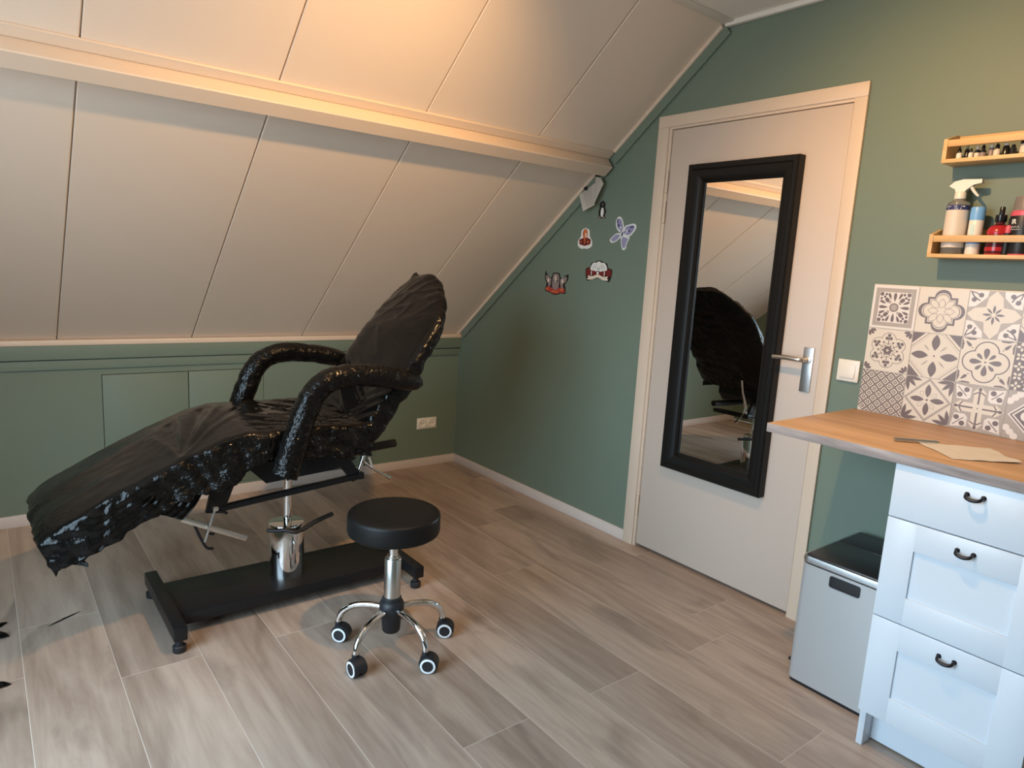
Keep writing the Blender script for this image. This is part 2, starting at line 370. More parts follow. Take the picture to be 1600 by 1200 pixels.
mb = MB(); mb.box(-.010, -.002, -2.519, -2.476, .942, 1.120, 0, .002); hp = build(mb, 'handle_plate', 'nickel', dr)
mb = MB(); mb.tube(bez([(-.008, -2.4975, 1.07), (-.035, -2.4975, 1.07), (-.052, -2.492, 1.071), (-.058, -2.475, 1.072), (-.058, -2.43, 1.073), (-.056, -2.375, 1.070)], 6), .0095, 14)
mb.lathe([(.015, 0), (.015, .006), (.0095, .008)], (-.010, -2.4975, 1.07), 20, 0, (-1, 0, 0)); build(mb, 'door_lever', 'satin', dr)

# mirror hung on the door
mr = thing('wall_mirror', 'tall mirror in a black moulded frame hung on the cream door', 'mirror', (-.01, -2.114, .47))
my0, my1, mz0, mz1 = -2.380, -1.850, .468, 1.860
prof = [(0, 0), (0, .040), (.006, .046), (.022, .046), (.028, .040), (.046, .038), (.064, .030), (.072, .022), (.074, .012), (.080, .010), (.080, .006)]   # (inset, height off the door)
mb = MB(); rings = []
for ins, h in prof:
    rings.append([mb.bm.verts.new((-.004 - h, y, z)) for y, z in ((my0 + ins, mz0 + ins), (my1 - ins, mz0 + ins), (my1 - ins, mz1 - ins), (my0 + ins, mz1 - ins))])
for A, B in zip(rings, rings[1:]):
    for k in range(4): mb.bm.faces.new((A[k], A[(k + 1) % 4], B[(k + 1) % 4], B[k]))
mb.bm.faces.new(rings[0][::-1])
bmesh.ops.recalc_face_normals(mb.bm, faces=mb.bm.faces)
build(mb, 'mirror_frame', 'blackframe', mr, ang=20)
mb = MB(); mb.face([(-.012, my0 + .076, mz0 + .070), (-.012, my0 + .076, mz1 - .070), (-.012, my1 - .076, mz1 - .070), (-.012, my1 - .076, mz0 + .070)]); build(mb, 'mirror_glass', 'mirror', mr)

# ------------------------------------------------------------------ switch, socket, hatches
t = thing('light_switch', 'square white light switch on the green wall beside the door', 'light switch', (0, -2.661, 1.053))
mb = MB(); mb.box(-.011, 0, -2.702, -2.620, 1.012, 1.094, 0, .003); build(mb, 'switch_frame', 'whitep', t)
mb = MB(); mb.hexa([(-.010, -2.688, 1.026), (-.010, -2.634, 1.026), (-.010, -2.634, 1.080), (-.010, -2.688, 1.080), (-.0165, -2.688, 1.026), (-.0165, -2.634, 1.026), (-.0125, -2.634, 1.080), (-.0125, -2.688, 1.080)], 0, .0012); build(mb, 'rocker', 'whitep', t)
t = thing('wall_socket', 'white double power socket low on the green knee wall', 'socket', (-.236, 0, .297))
mb = MB(); mb.box(-.310, -.160, -.006, 0, .259, .335, 0, .002); build(mb, 'socket_frame', 'whitep', t)
for cx in (-.2715, -.1985):
    mb = MB(); mb.lathe([(.031, 0), (.031, .0075), (.030, .0085), (.0225, .0085), (.0205, .0008), (0, .0008)], (cx, -.0055, .297), 28, 0, (0, -1, 0))
    for s in (-1, 1): mb.lathe([(.0032, .0), (.0032, .0006), (0, .0006)], (cx + s * .0095, -.0063, .297), 10, 1, (0, -1, 0))
    build(mb, 'socket_outlet', ['whitep', 'dark_gap'], t)
for x0, x1, lb in ((-2.119, -1.721, 'green storage hatch in the knee wall nearest the foot of the chair'), (-1.719, -1.324, 'green storage hatch in the knee wall directly behind the chair armrest')):
    mb = MB(); mb.box(x0 - .002, x1 + .002, -.0006, .0, .07, .7235, 1); mb.box(x0 + .001, x1 - .001, -.004, 0, .072, .7205, 0, .001)
    tag(build(mb, 'storage_hatch', ['green', 'dark_gap'], loc=(x0, 0, .07)), lb, 'hatch')

# ------------------------------------------------------------------ wall stickers (flat vinyl cut-outs)
def flat(pts, layer): return [(-.0006 - .0004 * layer, y, z) for y, z in pts]
def ell(cy, cz, ry, rz, n=28, rot=0):
    return [(cy + ry * cos(a) * cos(rot) - rz * sin(a) * sin(rot), cz + ry * cos(a) * sin(rot) + rz * sin(a) * cos(rot)) for a in [2 * pi * k / n for k in range(n)]]
def sticker(name, label, cat, layers, mats, base):
    mb = MB()
    for i, (mi, pts) in enumerate(layers):
        f = mb.face(flat(pts, i), mi)
        bmesh.ops.recalc_face_normals(mb.bm, faces=[f])
        f.normal_update()
        if f.normal.x > 0: f.normal_flip()
    first = layers[0]
    mb.prism([(-.0001, y, z) for y, z in first[1]], (-.0006, 0, 0), first[0])
    return tag(build(mb, name, mats, loc=base), label, cat, 'small stickers on the green wall')
def grow(pts, k):
    cy = sum(p[0] for p in pts) / len(pts); cz = sum(p[1] for p in pts) / len(pts); return [(cy + (y - cy) * k, cz + (z - cz) * k) for y, z in pts]
def smooth2(pts, n=5): return [(p.y, p.z) for p in bez([(0, a, b) for a, b in pts + pts[:1]], n)[:-1]]
cy, cz = -1.283, 1.687
sticker('penguin_sticker', 'small black and white penguin sticker just below the hanging papers', 'sticker', [
    (0, smooth2([(cy + .000, cz + .046), (cy + .022, cz + .030), (cy + .020, cz + .008), (cy + .026, cz - .012), (cy + .022, cz - .032), (cy + .027, cz - .044), (cy - .027, cz - .044), (cy - .022, cz - .032), (cy - .030, cz - .008), (cy - .020, cz + .008), (cy - .020, cz + .030)])),
    (1, ell(cy - .001, cz - .014, .011, .024)), (2, ell(cy - .002, cz + .026, .005, .004)), (2, ell(cy + .015, cz - .040, .009, .004)), (2, ell(cy - .015, cz - .040, .009, .004))],
    ['stblack', 'stwhite', 'stgrey'], (0, cy, cz))
def zb(pts): return [(-1.412 - .00064 * (a - 1125), 1.648 - .000475 * (c - 590)) for a, c in pts]
UL = [(1165, 765), (1120, 740), (1092, 690), (1088, 630), (1103, 596), (1130, 590), (1155, 620), (1174, 680), (1182, 740)]
UR = [(1172, 748), (1188, 692), (1230, 674), (1285, 666), (1308, 695), (1297, 735), (1255, 790), (1200, 802)]
LL = [(1165, 765), (1110, 762), (1072, 788), (1038, 825), (1042, 852), (1070, 864), (1112, 846), (1155, 800)]
LR = [(1163, 778), (1158, 840), (1165, 890), (1180, 932), (1202, 938), (1220, 915), (1226, 870), (1248, 808), (1200, 786)]
body = [(1172, 730), (1184, 750), (1180, 790), (1168, 820), (1158, 800), (1160, 755)]
def lobe(P, k): c = (sum(p[0] for p in P) / len(P), sum(p[1] for p in P) / len(P)); return smooth2(zb([(c[0] + (a - c[0]) * k, c[1] + (d - c[1]) * k) for a, d in P]), 4)
sticker('butterfly_sticker', 'lilac butterfly sticker with a white border close to the door frame', 'sticker',
    [(0, lobe(P, 1.0)) for P in (UL, UR, LL, LR)] + [(0, lobe(body, 1.4))] + [(1, lobe(P, .72)) for P in (UL, UR, LL, LR)] + [(0, lobe([(a * .5 + 1168 * .5, c * .5 + 768 * .5) for a, c in P], .62)) for P in (UL, UR)] +
    [(1, lobe([(a * .42 + 1168 * .58, c * .42 + 768 * .58) for a, c in P], .62)) for P in (UL, UR)] + [(2, lobe(body, .55)), (2, smooth2(zb([(1118, 672), (1128, 668), (1134, 690), (1124, 698)]), 3)), (2, smooth2(zb([(1240, 735), (1256, 732), (1252, 746), (1238, 748)]), 3)), (2, smooth2(zb([(1106, 620), (1114, 612), (1116, 650), (1108, 660)]), 3)), (2, smooth2(zb([(1250, 700), (1288, 690), (1284, 702), (1256, 712)]), 3))],
    ['stwhite', 'stlilac', 'navy'], (0, -1.45, 1.56))
cy, cz = -1.170, 1.535
sticker('flame_sticker', 'orange and dark red flower sticker with a white border', 'sticker', [
    (0, smooth2([(cy, cz + .060), (cy + .028, cz + .048), (cy + .034, cz + .015), (cy + .052, cz - .008), (cy + .050, cz - .036), (cy + .020, cz - .050), (cy, cz - .047), (cy - .022, cz - .050), (cy - .054, cz - .036), (cy - .054, cz - .008), (cy - .036, cz + .015), (cy - .028, cz + .048)])),
    (1, smooth2([(cy + .002, cz + .010), (cy + .018, cz + .006), (cy + .042, cz - .002), (cy + .038, cz - .026), (cy + .018, cz - .030), (cy, cz - .034), (cy - .022, cz - .030), (cy - .042, cz - .024), (cy - .044, cz - .002), (cy - .02, cz + .008)])),
    (2, ell(cy, cz + .028, .019, .027)), (1, ell(cy + .0145, cz + .036, .0022, .014)), (3, ell(cy - .006, cz + .022, .006, .012)), (2, ell(cy, cz - .012, .007, .012)), (2, ell(cy + .024, cz - .016, .010, .004, rot=.5)), (2, ell(cy - .026, cz - .014, .010, .005, rot=-.5)), (4, ell(cy, cz - .012, .003, .006)), (4, ell(cy + .016, cz - .018, .004, .006)), (4, ell(cy - .016, cz - .018, .004, .006))],
    ['stwhite', 'stred', 'storange', 'stcream', 'stblack'], (0, cy, cz))
cy, cz = -1.291, 1.370
sticker('shell_sticker', 'white scalloped shell sticker with red sides above a cream ribbon', 'sticker', [
    (0, smooth2([(cy, cz + .058), (cy + .030, cz + .050), (cy + .060, cz + .040), (cy + .066, cz + .022), (cy + .096, cz + .012), (cy + .098, cz - .012), (cy + .084, cz - .050), (cy + .055, cz - .046), (cy, cz - .036), (cy - .055, cz - .046), (cy - .084, cz - .050), (cy - .098, cz - .012), (cy - .096, cz + .012), (cy - .066, cz + .022), (cy - .060, cz + .040), (cy - .030, cz + .050)])),
    (1, ell(cy + .072, cz - .006, .023, .020)), (1, ell(cy - .072, cz - .006, .023, .020)), (1, [(cy - .05, cz - .020), (cy + .05, cz - .020), (cy + .05, cz + .004), (cy - .05, cz + .004)]),
    (2, smooth2([(cy, cz + .053), (cy + .020, cz + .045), (cy + .038, cz + .045), (cy + .055, cz + .030), (cy + .060, cz + .008), (cy + .030, cz + .002), (cy, cz - .004), (cy - .030, cz + .002), (cy - .060, cz + .008), (cy - .055, cz + .030), (cy - .038, cz + .045), (cy - .020, cz + .045)])),
    (4, ell(cy + .022, cz + .024, .0015, .018, rot=.3)), (4, ell(cy - .022, cz + .024, .0015, .018, rot=-.3)), (4, ell(cy + .038, cz + .022, .0015, .014, rot=.6)), (4, ell(cy - .038, cz + .022, .0015, .014, rot=-.6)), (4, ell(cy, cz + .020, .011, .011)), (2, ell(cy, cz + .022, .009, .009)), (0, ell(cy, cz - .001, .012, .004)),
    (3, smooth2([(cy, cz - .014), (cy + .040, cz - .026), (cy + .074, cz - .024), (cy + .070, cz - .034), (cy + .078, cz - .044), (cy + .040, cz - .044), (cy, cz - .032), (cy - .040, cz - .044), (cy - .078, cz - .044), (cy - .070, cz - .034), (cy - .074, cz - .024), (cy - .040, cz - .026)], 3)),
    (2, ell(cy + .048, cz - .010, .003, .014)), (2, ell(cy - .048, cz - .010, .003, .014)), (2, ell(cy, cz - .008, .008, .007))],
    ['stblack', 'stred', 'stwhite', 'stcream', 'stgrey'], (0, cy, cz))
cy, cz = -.958, 1.293
sticker('horned_mask_sticker', 'grey horned animal mask sticker with red edging low by the sloping ceiling', 'sticker', [
    (0, smooth2([(cy, cz + .058), (cy + .028, cz + .054), (cy + .040, cz + .030), (cy + .070, cz + .040), (cy + .094, cz + .064), (cy + .096, cz + .020), (cy + .078, cz - .004), (cy + .088, cz - .030), (cy + .086, cz - .050), (cy + .050, cz - .056), (cy, cz - .068), (cy - .050, cz - .056), (cy - .086, cz - .056), (cy - .084, cz - .020), (cy - .078, cz - .004), (cy - .100, cz + .020), (cy - .100, cz + .052), (cy - .070, cz + .040), (cy - .040, cz + .030), (cy - .028, cz + .054)], 3)),
    (1, smooth2([(cy + .060, cz - .020), (cy + .080, cz - .028), (cy + .080, cz - .046), (cy + .045, cz - .052), (cy, cz - .062), (cy - .045, cz - .052), (cy - .078, cz - .050), (cy - .074, cz - .028), (cy - .050, cz - .020), (cy, cz - .036)], 3)),
    (2, smooth2([(cy, cz + .052), (cy + .022, cz + .046), (cy + .030, cz + .010), (cy + .026, cz - .026), (cy, cz - .038), (cy - .026, cz - .026), (cy - .030, cz + .010), (cy - .022, cz + .046)])),
    (2, smooth2([(cy + .036, cz + .020), (cy + .060, cz + .034), (cy + .086, cz + .040), (cy + .084, cz + .016), (cy + .064, cz - .004), (cy + .060, cz - .026), (cy + .040, cz - .010)], 3)),
    (2, smooth2([(cy - .036, cz + .020), (cy - .060, cz + .034), (cy - .090, cz + .036), (cy - .086, cz + .010), (cy - .064, cz - .004), (cy - .066, cz - .040), (cy - .040, cz - .010)], 3)),
    (0, ell(cy + .014, cz + .012, .007, .003, rot=.4)), (0, ell(cy - .014, cz + .012, .007, .003, rot=-.4)), (0, ell(cy + .034, cz + .000, .004, .022)), (0, ell(cy - .034, cz + .000, .004, .022)), (4, ell(cy, cz + .024, .007, .020)), (4, ell(cy + .060, cz + .012, .008, .012)), (4, ell(cy - .060, cz + .012, .008, .012)),
    (3, smooth2([(cy, cz - .042), (cy + .030, cz - .050), (cy + .024, cz - .056), (cy, cz - .050), (cy - .024, cz - .056), (cy - .030, cz - .050)], 3)), (3, ell(cy + .066, cz - .036, .012, .006)), (3, ell(cy - .060, cz - .036, .012, .006))],
    ['stblack', 'stbright', 'stgrey', 'storange', 'stcream'], (0, cy, cz))

# papers clipped to the sloping trim
def sheet(corners, n=6, amp=.004):
    mb = MB(); g = []
    for i in range(n + 1):
        row = []
        for j in range(n + 1):
            u, v = i / n, j / n; A, B, C_, D = [V(c) for c in corners]
            p = A * (1 - u) * (1 - v) + B * u * (1 - v) + C_ * u * v + D * (1 - u) * v
            p.x += amp * sin(3 * u + 2 * v) * v; row.append(mb.bm.verts.new(p))
        g.append(row)
    for i in range(n):
        for j in range(n): mb.bm.faces.new((g[i][j], g[i + 1][j], g[i + 1][j + 1], g[i][j + 1]))
    bmesh.ops.solidify(mb.bm, geom=mb.bm.faces[:], thickness=.0008); bmesh.ops.recalc_face_normals(mb.bm, faces=mb.bm.faces); return mb
mb = sheet([(-.045, -1.148, 1.762), (-.034, -1.262, 1.824), (-.034, -1.262, 1.706), (-.055, -1.192, 1.676)])
for k in range(9): mb.bar((-.0475 - .0006 * k + .002, -1.166 - .006 * k, 1.755 - .009 * k + .02), (-.043, -1.235 - .003 * k, 1.793 - .0105 * k + .012), .0006, .0012, 1)
pa = tag(build(mb, 'paper_note', ['paper', 'ink'], loc=(-.045, -1.2, 1.68)), 'cream note sheet clipped lowest on the slope edge trim', 'paper', 'papers clipped under the sloping ceiling')
mb = sheet([(-.044, -1.262, 1.850), (-.040, -1.296, 1.838), (-.040, -1.322, 1.808), (-.058, -1.268, 1.700)])
for k in range(10): mb.bar((-.054, -1.262 - .001 * k, 1.835 - .010 * k), (-.050, -1.300 + .003 * k, 1.825 - .010 * k), .0006, .0012, 1)
tag(build(mb, 'paper_note', ['paper', 'ink'], loc=(-.045, -1.28, 1.70)), 'narrow white printed sheet clipped right under the beam end', 'paper', 'papers clipped under the sloping ceiling')
for p, lb in (((-.044, -1.193, 1.790), 'small black binder clip holding the lower paper note'), ((-.040, -1.268, 1.853), 'small black binder clip under the end of the ceiling beam')):
    mb = MB(); mb.hexa([V(p) + V(q) for q in ((-.008, .007, -.008), (.008, .007, -.008), (.008, -.011, -.005), (-.008, -.011, -.005), (-.004, .010, .008), (.004, .010, .008), (.004, -.008, .013), (-.004, -.008, .013))], 0, .001)
    tag(build(mb, 'binder_clip', 'blackgloss', loc=p), lb, 'clip', 'binder clips on the slope edge')

# ------------------------------------------------------------------ tiled splashback
TS, TY, TZ = .1535, -2.7145, .9165
mb = MB(); mb.box(-.010, 0, TY - TS * 5, TY, TZ - .0012, TZ + TS * 3 + .003, 0, .001)
CNT = [0]
def tile(cn, rn):
    """returns a drawer of polygons in unit tile space, u to the right as seen, v up"""
    def put(pts, mi, lay=1):
        CNT[0] += 1
        q = [(-.0100 - .00012 * lay - 1e-6 * (CNT[0] % 90), TY - TS * (cn + u), TZ + TS * (rn + v)) for u, v in pts]
        f = mb.face(q, mi); f.normal_update()
        if f.normal.x > 0: f.normal_flip()
    return put
def circ(cx, cy, r, n=24, a0=0, a1=2 * pi): return [(cx + r * cos(a0 + (a1 - a0) * k / n), cy + r * sin(a0 + (a1 - a0) * k / n)) for k in range(n if a1 - a0 > 6.2 else n + 1)]
def petal(cx, cy, ang, r0, r1, wd, sharp=1, n=10):
    L_ = r1 - r0; pts = []
    for sgn in (1, -1):
        ks = range(n + 1) if sgn == 1 else range(n - 1, 0, -1)
        for k in ks:
            t = k / n; h = wd * (sin(pi * t) ** sharp) * (1 if sharp <= 1 else 1)
            a = r0 + L_ * t; pts.append((cx + a * cos(ang) - sgn * h * sin(ang), cy + a * sin(ang) + sgn * h * cos(ang)))
    return pts
def drop(cx, cy, ang, r0, r1, wd, n=10):
    pts = []
    for sgn in (1, -1):
        ks = range(n + 1) if sgn == 1 else range(n - 1, 0, -1)
        for k in ks:
            t = k / n; h = wd * sqrt(max(0, t * t * (1 - t) * 6.75)); a = r0 + (r1 - r0) * t
            pts.append((cx + a * cos(ang) - sgn * h * sin(ang), cy + a * sin(ang) + sgn * h * cos(ang)))
    return pts
def stroke(put, pts, wd, mi, lay, closed=False):
    n = len(pts)
    for i in range(n if closed else n - 1):
        (a, b), (c, d) = pts[i], pts[(i + 1) % n]; L_ = sqrt((c - a) ** 2 + (d - b) ** 2) or 1; nx, ny = -(d - b) / L_ * wd / 2, (c - a) / L_ * wd / 2; ex, ey = (c - a) / L_ * wd * .3, (d - b) / L_ * wd * .3
        put([(a - ex + nx, b - ey + ny), (c + ex + nx, d + ey + ny), (c + ex - nx, d + ey - ny), (a - ex - nx, b - ey - ny)], mi, lay)
def rot4(f):
    for q in range(4): f(q * pi / 2)
R2 = lambda u, v, a: (.5 + (u - .5) * cos(a) - (v - .5) * sin(a), .5 + (u - .5) * sin(a) + (v - .5) * cos(a))
CR, DK, GY, WH = 0, 1, 2, 3
sq = lambda a, b: [(a, a), (b, a), (b, b), (a, b)]
def lattice(put):
    put(sq(.005, .995), CR, 1); n = 4.5
    for i in range(6):
        for j in range(6):
            for off in (0, .5):
                cx, cy_ = (i + off) / n, (j + off) / n; r = .5 / n
                for rr, mi, ly in ((.98 * r, DK, 2), (.74 * r, CR, 3), (.46 * r, DK, 4), (.20 * r, CR, 5)):
                    pts = [(cx + rr, cy_), (cx, cy_ + rr), (cx - rr, cy_), (cx, cy_ - rr)]
                    pts = [(min(.995, max(.005, a)), min(.995, max(.005, b))) for a, b in pts]
                    if len(set(pts)) == 4 and (max(p[0] for p in pts) - min(p[0] for p in pts)) > .002 and (max(p[1] for p in pts) - min(p[1] for p in pts)) > .002: put(pts, mi, ly)
def ornament(put):
    put(sq(.0, 1), WH, 1); put(sq(.06, .94), GY, 2); put(sq(.15, .85), WH, 3)
    put(circ(.5, .5, .10), DK, 4); put(circ(.5, .5, .075), GY, 5)
    def q(a):
        c45 = a + pi / 4
        put(drop(.5, .5, c45, .13, .30, .045), DK, 4); put(circ(*R2(.5 + .31, .5, c45), .0), DK, 4) if 0 else None
        for uu, vv, r in ((.80, .80, .045), (.70, .80, .03), (.80, .70, .03), (.74, .73, .03)): put(circ(*R2(uu, vv, a), r, 14), DK, 4)
        put(drop(.5, .5, a, .13, .34, .035), DK, 4); put(circ(*R2(.70, .5, a), .02, 10), DK, 5)
        put(circ(*R2(.62, .60, a), .035, 14), GY, 4)
        put(drop(.5, .5, a + .42, .20, .36, .03), DK, 4); put(drop(.5, .5, a - .42, .20, .36, .03), DK, 4)
    rot4(q)
def star(put):
    put(sq(.005, .995), CR, 1)
    def outline(k):
        pts = []
        for q in range(4):
            a = q * pi / 2
            pts += [R2(.5 + .30 * k, .5 - .30 * k, a)]
            pts += [R2(.5 + .30 * k, .5 - .17 * k, a)] + [R2(.5 + k * (.30 + .17 * cos(b)), .5 + k * .17 * sin(b), a) for b in [-pi / 2 + pi * t / 10 for t in range(1, 10)]] + [R2(.5 + .30 * k, .5 + .17 * k, a)]
        return pts
    put(outline(1.0), DK, 2); put(outline(.85), CR, 3); put(outline(.80), DK, 4); put(outline(.765), CR, 5)
    def q(a):
        put(petal(.5, .5, a, .05, .28, .07), GY, 6); put(petal(.5, .5, a, .07, .26, .055), CR, 7)
        put(petal(.5, .5, a + pi / 4, .08, .34, .075), GY, 6); put(petal(.5, .5, a + pi / 4, .10, .32, .060), CR, 7)
    rot4(q)
def cross(put):
    put(sq(.0, 1), GY, 1)
    def q(a):
        put([R2(*p, a) for p in ((.5, .5), (.66, .34), (.86, .37), (1.0, .5), (.86, .63), (.66, .66))], CR, 2)
        put([R2(*p, a) for p in ((.64, .995), (.66, .86), (.86, .66), (.995, .64), (.995, .995))], WH, 2)
        stroke(put, [R2(*p, a) for p in ((.97, .97), (.88, .92), (.82, .85), (.79, .79))], .028, DK, 3); put(circ(*R2(.80, .90, a), .05, 14), DK, 3); put(circ(*R2(.90, .78, a), .05, 14), DK, 3)
        stroke(put, [R2(*p, a) for p in ((.97, .97), (.94, .86), (.86, .75))], .022, DK, 3)
        put(petal(.5, .5, a, .03, .21, .026), DK, 4); put(petal(.5, .5, a + pi / 4, .03, .19, .022), DK, 4)
    rot4(q)
def rosette(put):
    put(sq(.005, .995), CR, 1)
    for k in range(6):
        a = k * pi / 3 + pi / 2; c = (.5 + .25 * cos(a), .5 + .25 * sin(a)); put(circ(*c, .165, 22), DK, 2)
        put(circ(*c, .153, 22), CR, 3)
        d = (.5 + .30 * cos(a), .5 + .30 * sin(a))
        for s in (-1, 0, 1): put(circ(d[0] + .05 * cos(a + s * 2.0), d[1] + .05 * sin(a + s * 2.0), .038, 12), DK, 5)
        stroke(put, [(.5 + .14 * cos(a), .5 + .14 * sin(a)), d], .018, DK, 5)
        b = a + pi / 6; put(circ(.5 + .21 * cos(b), .5 + .21 * sin(b), .024, 10), DK, 5); put(petal(.5, .5, b, .02, .15, .022), DK, 6); put(petal(.5, .5, a, .02, .12, .02), DK, 6)
    put(circ(.5, .5, .22, 20), CR, 4)
    for k in range(6):
        a = k * pi / 3 + pi / 2; stroke(put, [(.5 + .17 * cos(a - .4), .5 + .17 * sin(a - .4)), (.5 + .145 * cos(a), .5 + .145 * sin(a)), (.5 + .17 * cos(a + .4), .5 + .17 * sin(a + .4))], .012, DK, 5)
    def q(a):
        for an in (-.55, 0, .55): 
            c = R2(.98, .98, a); put(drop(c[0], c[1], a + 5 * pi / 4 + an, .03, .17, .03), DK, 4)
    rot4(q)
def leaves(put):
    put(sq(.005, .995), CR, 1); put(circ(.5, .5, .02, 10), DK, 3)
    def q(a):
        put(petal(.5, .5, a, .12, .48, .085, .9), DK, 3); put(petal(.5, .5, a + pi / 4, .15, .34, .018), GY, 3)
        put([R2(*p, a) for p in ((.995, .74), (.995, .995), (.74, .995))], DK, 2)
        stroke(put, [R2(.995, .66, a), R2(.66, .995, a)], .012, DK, 2); stroke(put, [R2(.995, .60, a), R2(.60, .995, a)], .006, GY, 2)
    rot4(q)
def quatre(put):
    put(sq(.005, .995), CR, 1)
    rot4(lambda a: put(circ(*R2(.71, .5, a), .235, 28), DK, 2)); rot4(lambda a: put(circ(*R2(.71, .5, a), .210, 28), CR, 3)); put(sq(.36, .64), CR, 4)
    put(circ(.5, .5, .02, 10), DK, 5)
    def q(a):
        put(drop(.5, .5, a, .06, .30, .055), DK, 5); put(drop(.5, .5, a + pi / 4, .08, .24, .035), DK, 5)
        c = R2(.99, .99, a); put(drop(c[0], c[1], a + 5 * pi / 4, .10, .26, .032), DK, 3); put(circ(c[0] + .29 * cos(a + 5 * pi / 4), c[1] + .29 * sin(a + 5 * pi / 4), .014, 8), DK, 3)
        for s in (1, -1): put([R2(*p, a) for p in (((.985, .97), (.985, .72), (.955, .74), (.945, .86)) if s == 1 else ((.97, .985), (.86, .945), (.74, .955), (.72, .985)))], DK, 3)
    rot4(q)
def diamond(put):
    put(sq(.005, .995), CR, 1); put([(.5, .0), (1, .5), (.5, 1), (0, .5)], GY, 2); put([(.5, .07), (.93, .5), (.5, .93), (.07, .5)], CR, 3)
    put(circ(.5, .5, .025, 10), DK, 5)
    def q(a):
        put(petal(.5, .5, a, .06, .36, .062, .8), DK, 4)
        stroke(put, [R2(*p, a) for p in ((.56, .58), (.62, .66), (.68, .66), (.68, .60), (.60, .57))], .010, GY, 4)
        c = R2(.98, .98, a)
        for an in (-.62, 0, .62): put(petal(c[0], c[1], a + 5 * pi / 4 + an, .0, .30 if an == 0 else .33, .042), DK, 4)
    rot4(q)
def crosses(put):
    put(sq(.0, 1), GY, 1)
    def q(a):
        put([R2(*p, a) for p in ((.5, .5), (.60, .40), (.82, .40), (.82, .36), (.99, .5), (.82, .64), (.82, .60), (.60, .60))], CR, 2)
        stroke(put, [R2(.60, .5, a), R2(.92, .5, a)], .035, DK, 3); stroke(put, [R2(.80, .40, a), R2(.84, .46, a), R2(.84, .54, a), R2(.80, .60, a)], .025, DK, 3); put(petal(.5, .5, a, .36, .47, .035), DK, 3)
        put([R2(*p, a) for p in ((.66, .72), (.72, .66), (.92, .66), (.97, .97), (.66, .92))], WH, 2)
        for uu, vv in ((.75, .87), (.87, .75)): put(circ(*R2(uu, vv, a), .055, 14), DK, 3)
        stroke(put, [R2(*p, a) for p in ((.73, .74), (.80, .80), (.92, .92))], .018, DK, 3)
    rot4(q); put(circ(.5, .5, .015, 8), DK, 4)
def scrolls(put):
    put(sq(.005, .995), DK, 1); rnd = random.Random(3)
    for i in range(5):
        for j in range(5):
            c = ((i + .5) / 5, (j + .5) / 5); r = .075
            for k in range(4): put(petal(c[0], c[1], k * pi / 2 + (pi / 4 if (i + j) % 2 else 0), .015, .095, .026), CR, 2)
            put(circ((i + .0 if i else .03) / 5 + .0, (j + .0 if j else .03) / 5, .018, 8), CR, 2) if i and j else None
def medallion(put):
    put(sq(.0, 1), GY, 1)
    put([(.5, .05), (.95, .5), (.5, .95), (.05, .5)], WH, 2); put([(.5, .09), (.91, .5), (.5, .91), (.09, .5)], DK, 3); put([(.5, .13), (.87, .5), (.5, .87), (.13, .5)], WH, 4); put([(.5, .17), (.83, .5), (.5, .83), (.17, .5)], DK, 5)
    rot4(lambda a: put(circ(*R2(.62, .5, a), .10, 16), WH, 6)); rot4(lambda a: [put(circ(*R2(u, v, a), .07, 14), WH, 2) for u, v in ((.86, .86), (.94, .78), (.78, .94))])
for (c, r), fn in {(0, 2): ornament, (1, 2): star, (2, 2): cross, (3, 2): leaves, (4, 2): rosette, (0, 1): rosette, (1, 1): leaves, (2, 1): quatre, (3, 1): scrolls, (4, 1): star,
                   (0, 0): lattice, (1, 0): diamond, (2, 0): crosses, (3, 0): medallion, (4, 0): quatre}.items(): fn(tile(c, r))
for i in range(1, 5): mb.box(-.0112, -.0098, TY - TS * i - .0011, TY - TS * i + .0011, TZ, TZ + TS * 3, GY)
for i in range(1, 3): mb.box(-.0112, -.0098, TY - TS * 5, TY, TZ + TS * i - .0011, TZ + TS * i + .0011, GY)
tag(build(mb, 'tile_splashback', ['tilecream', 'tiledark', 'tilegrey', 'tilewhite'], loc=(0, TY - TS * 2, TZ)), 'patchwork of cream and taupe patterned wall tiles behind the worktop', 'tiles')

# ------------------------------------------------------------------ worktop and drawer unit
YE = -3.56
mb = MB(); mb.box(-.585, -.0105, YE, -2.699, .886, .915, 0, .0015)
for f in mb.bm.faces:
    if f.normal.z < .5 and abs(f.normal.z) < .5: f.material_index = 1
mb2 = mb; tag(build(mb2, 'worktop', ['top', 'edge'], loc=(-.3, -3.1, .886)), 'oak look worktop slab jutting out past the white drawer unit', 'worktop')
t = thing('drawer_unit', 'white three-drawer base cabinet under the oak worktop', 'cabinet', (-.28, -3.30, 0))
CY0, CY1 = -3.503, -3.098
mb = MB(); mb.box(-.553, -.012, CY1 - .018, CY1, 0, .885, 0, .001); mb.box(-.553, -.012, CY0, CY0 + .018, 0, .885, 0, .001); mb.box(-.55, -.012, CY0, CY1, .115, .133); mb.box(-.03, -.012, CY0, CY1, .12, .885); mb.box(-.55, -.012, CY0, CY1, .865, .885)
build(mb, 'cabinet_body', 'white', t)
mb = MB(); mb.box(-.500, -.484, CY0 + .019, CY1 - .019, .006, .118); build(mb, 'plinth', 'white', t)
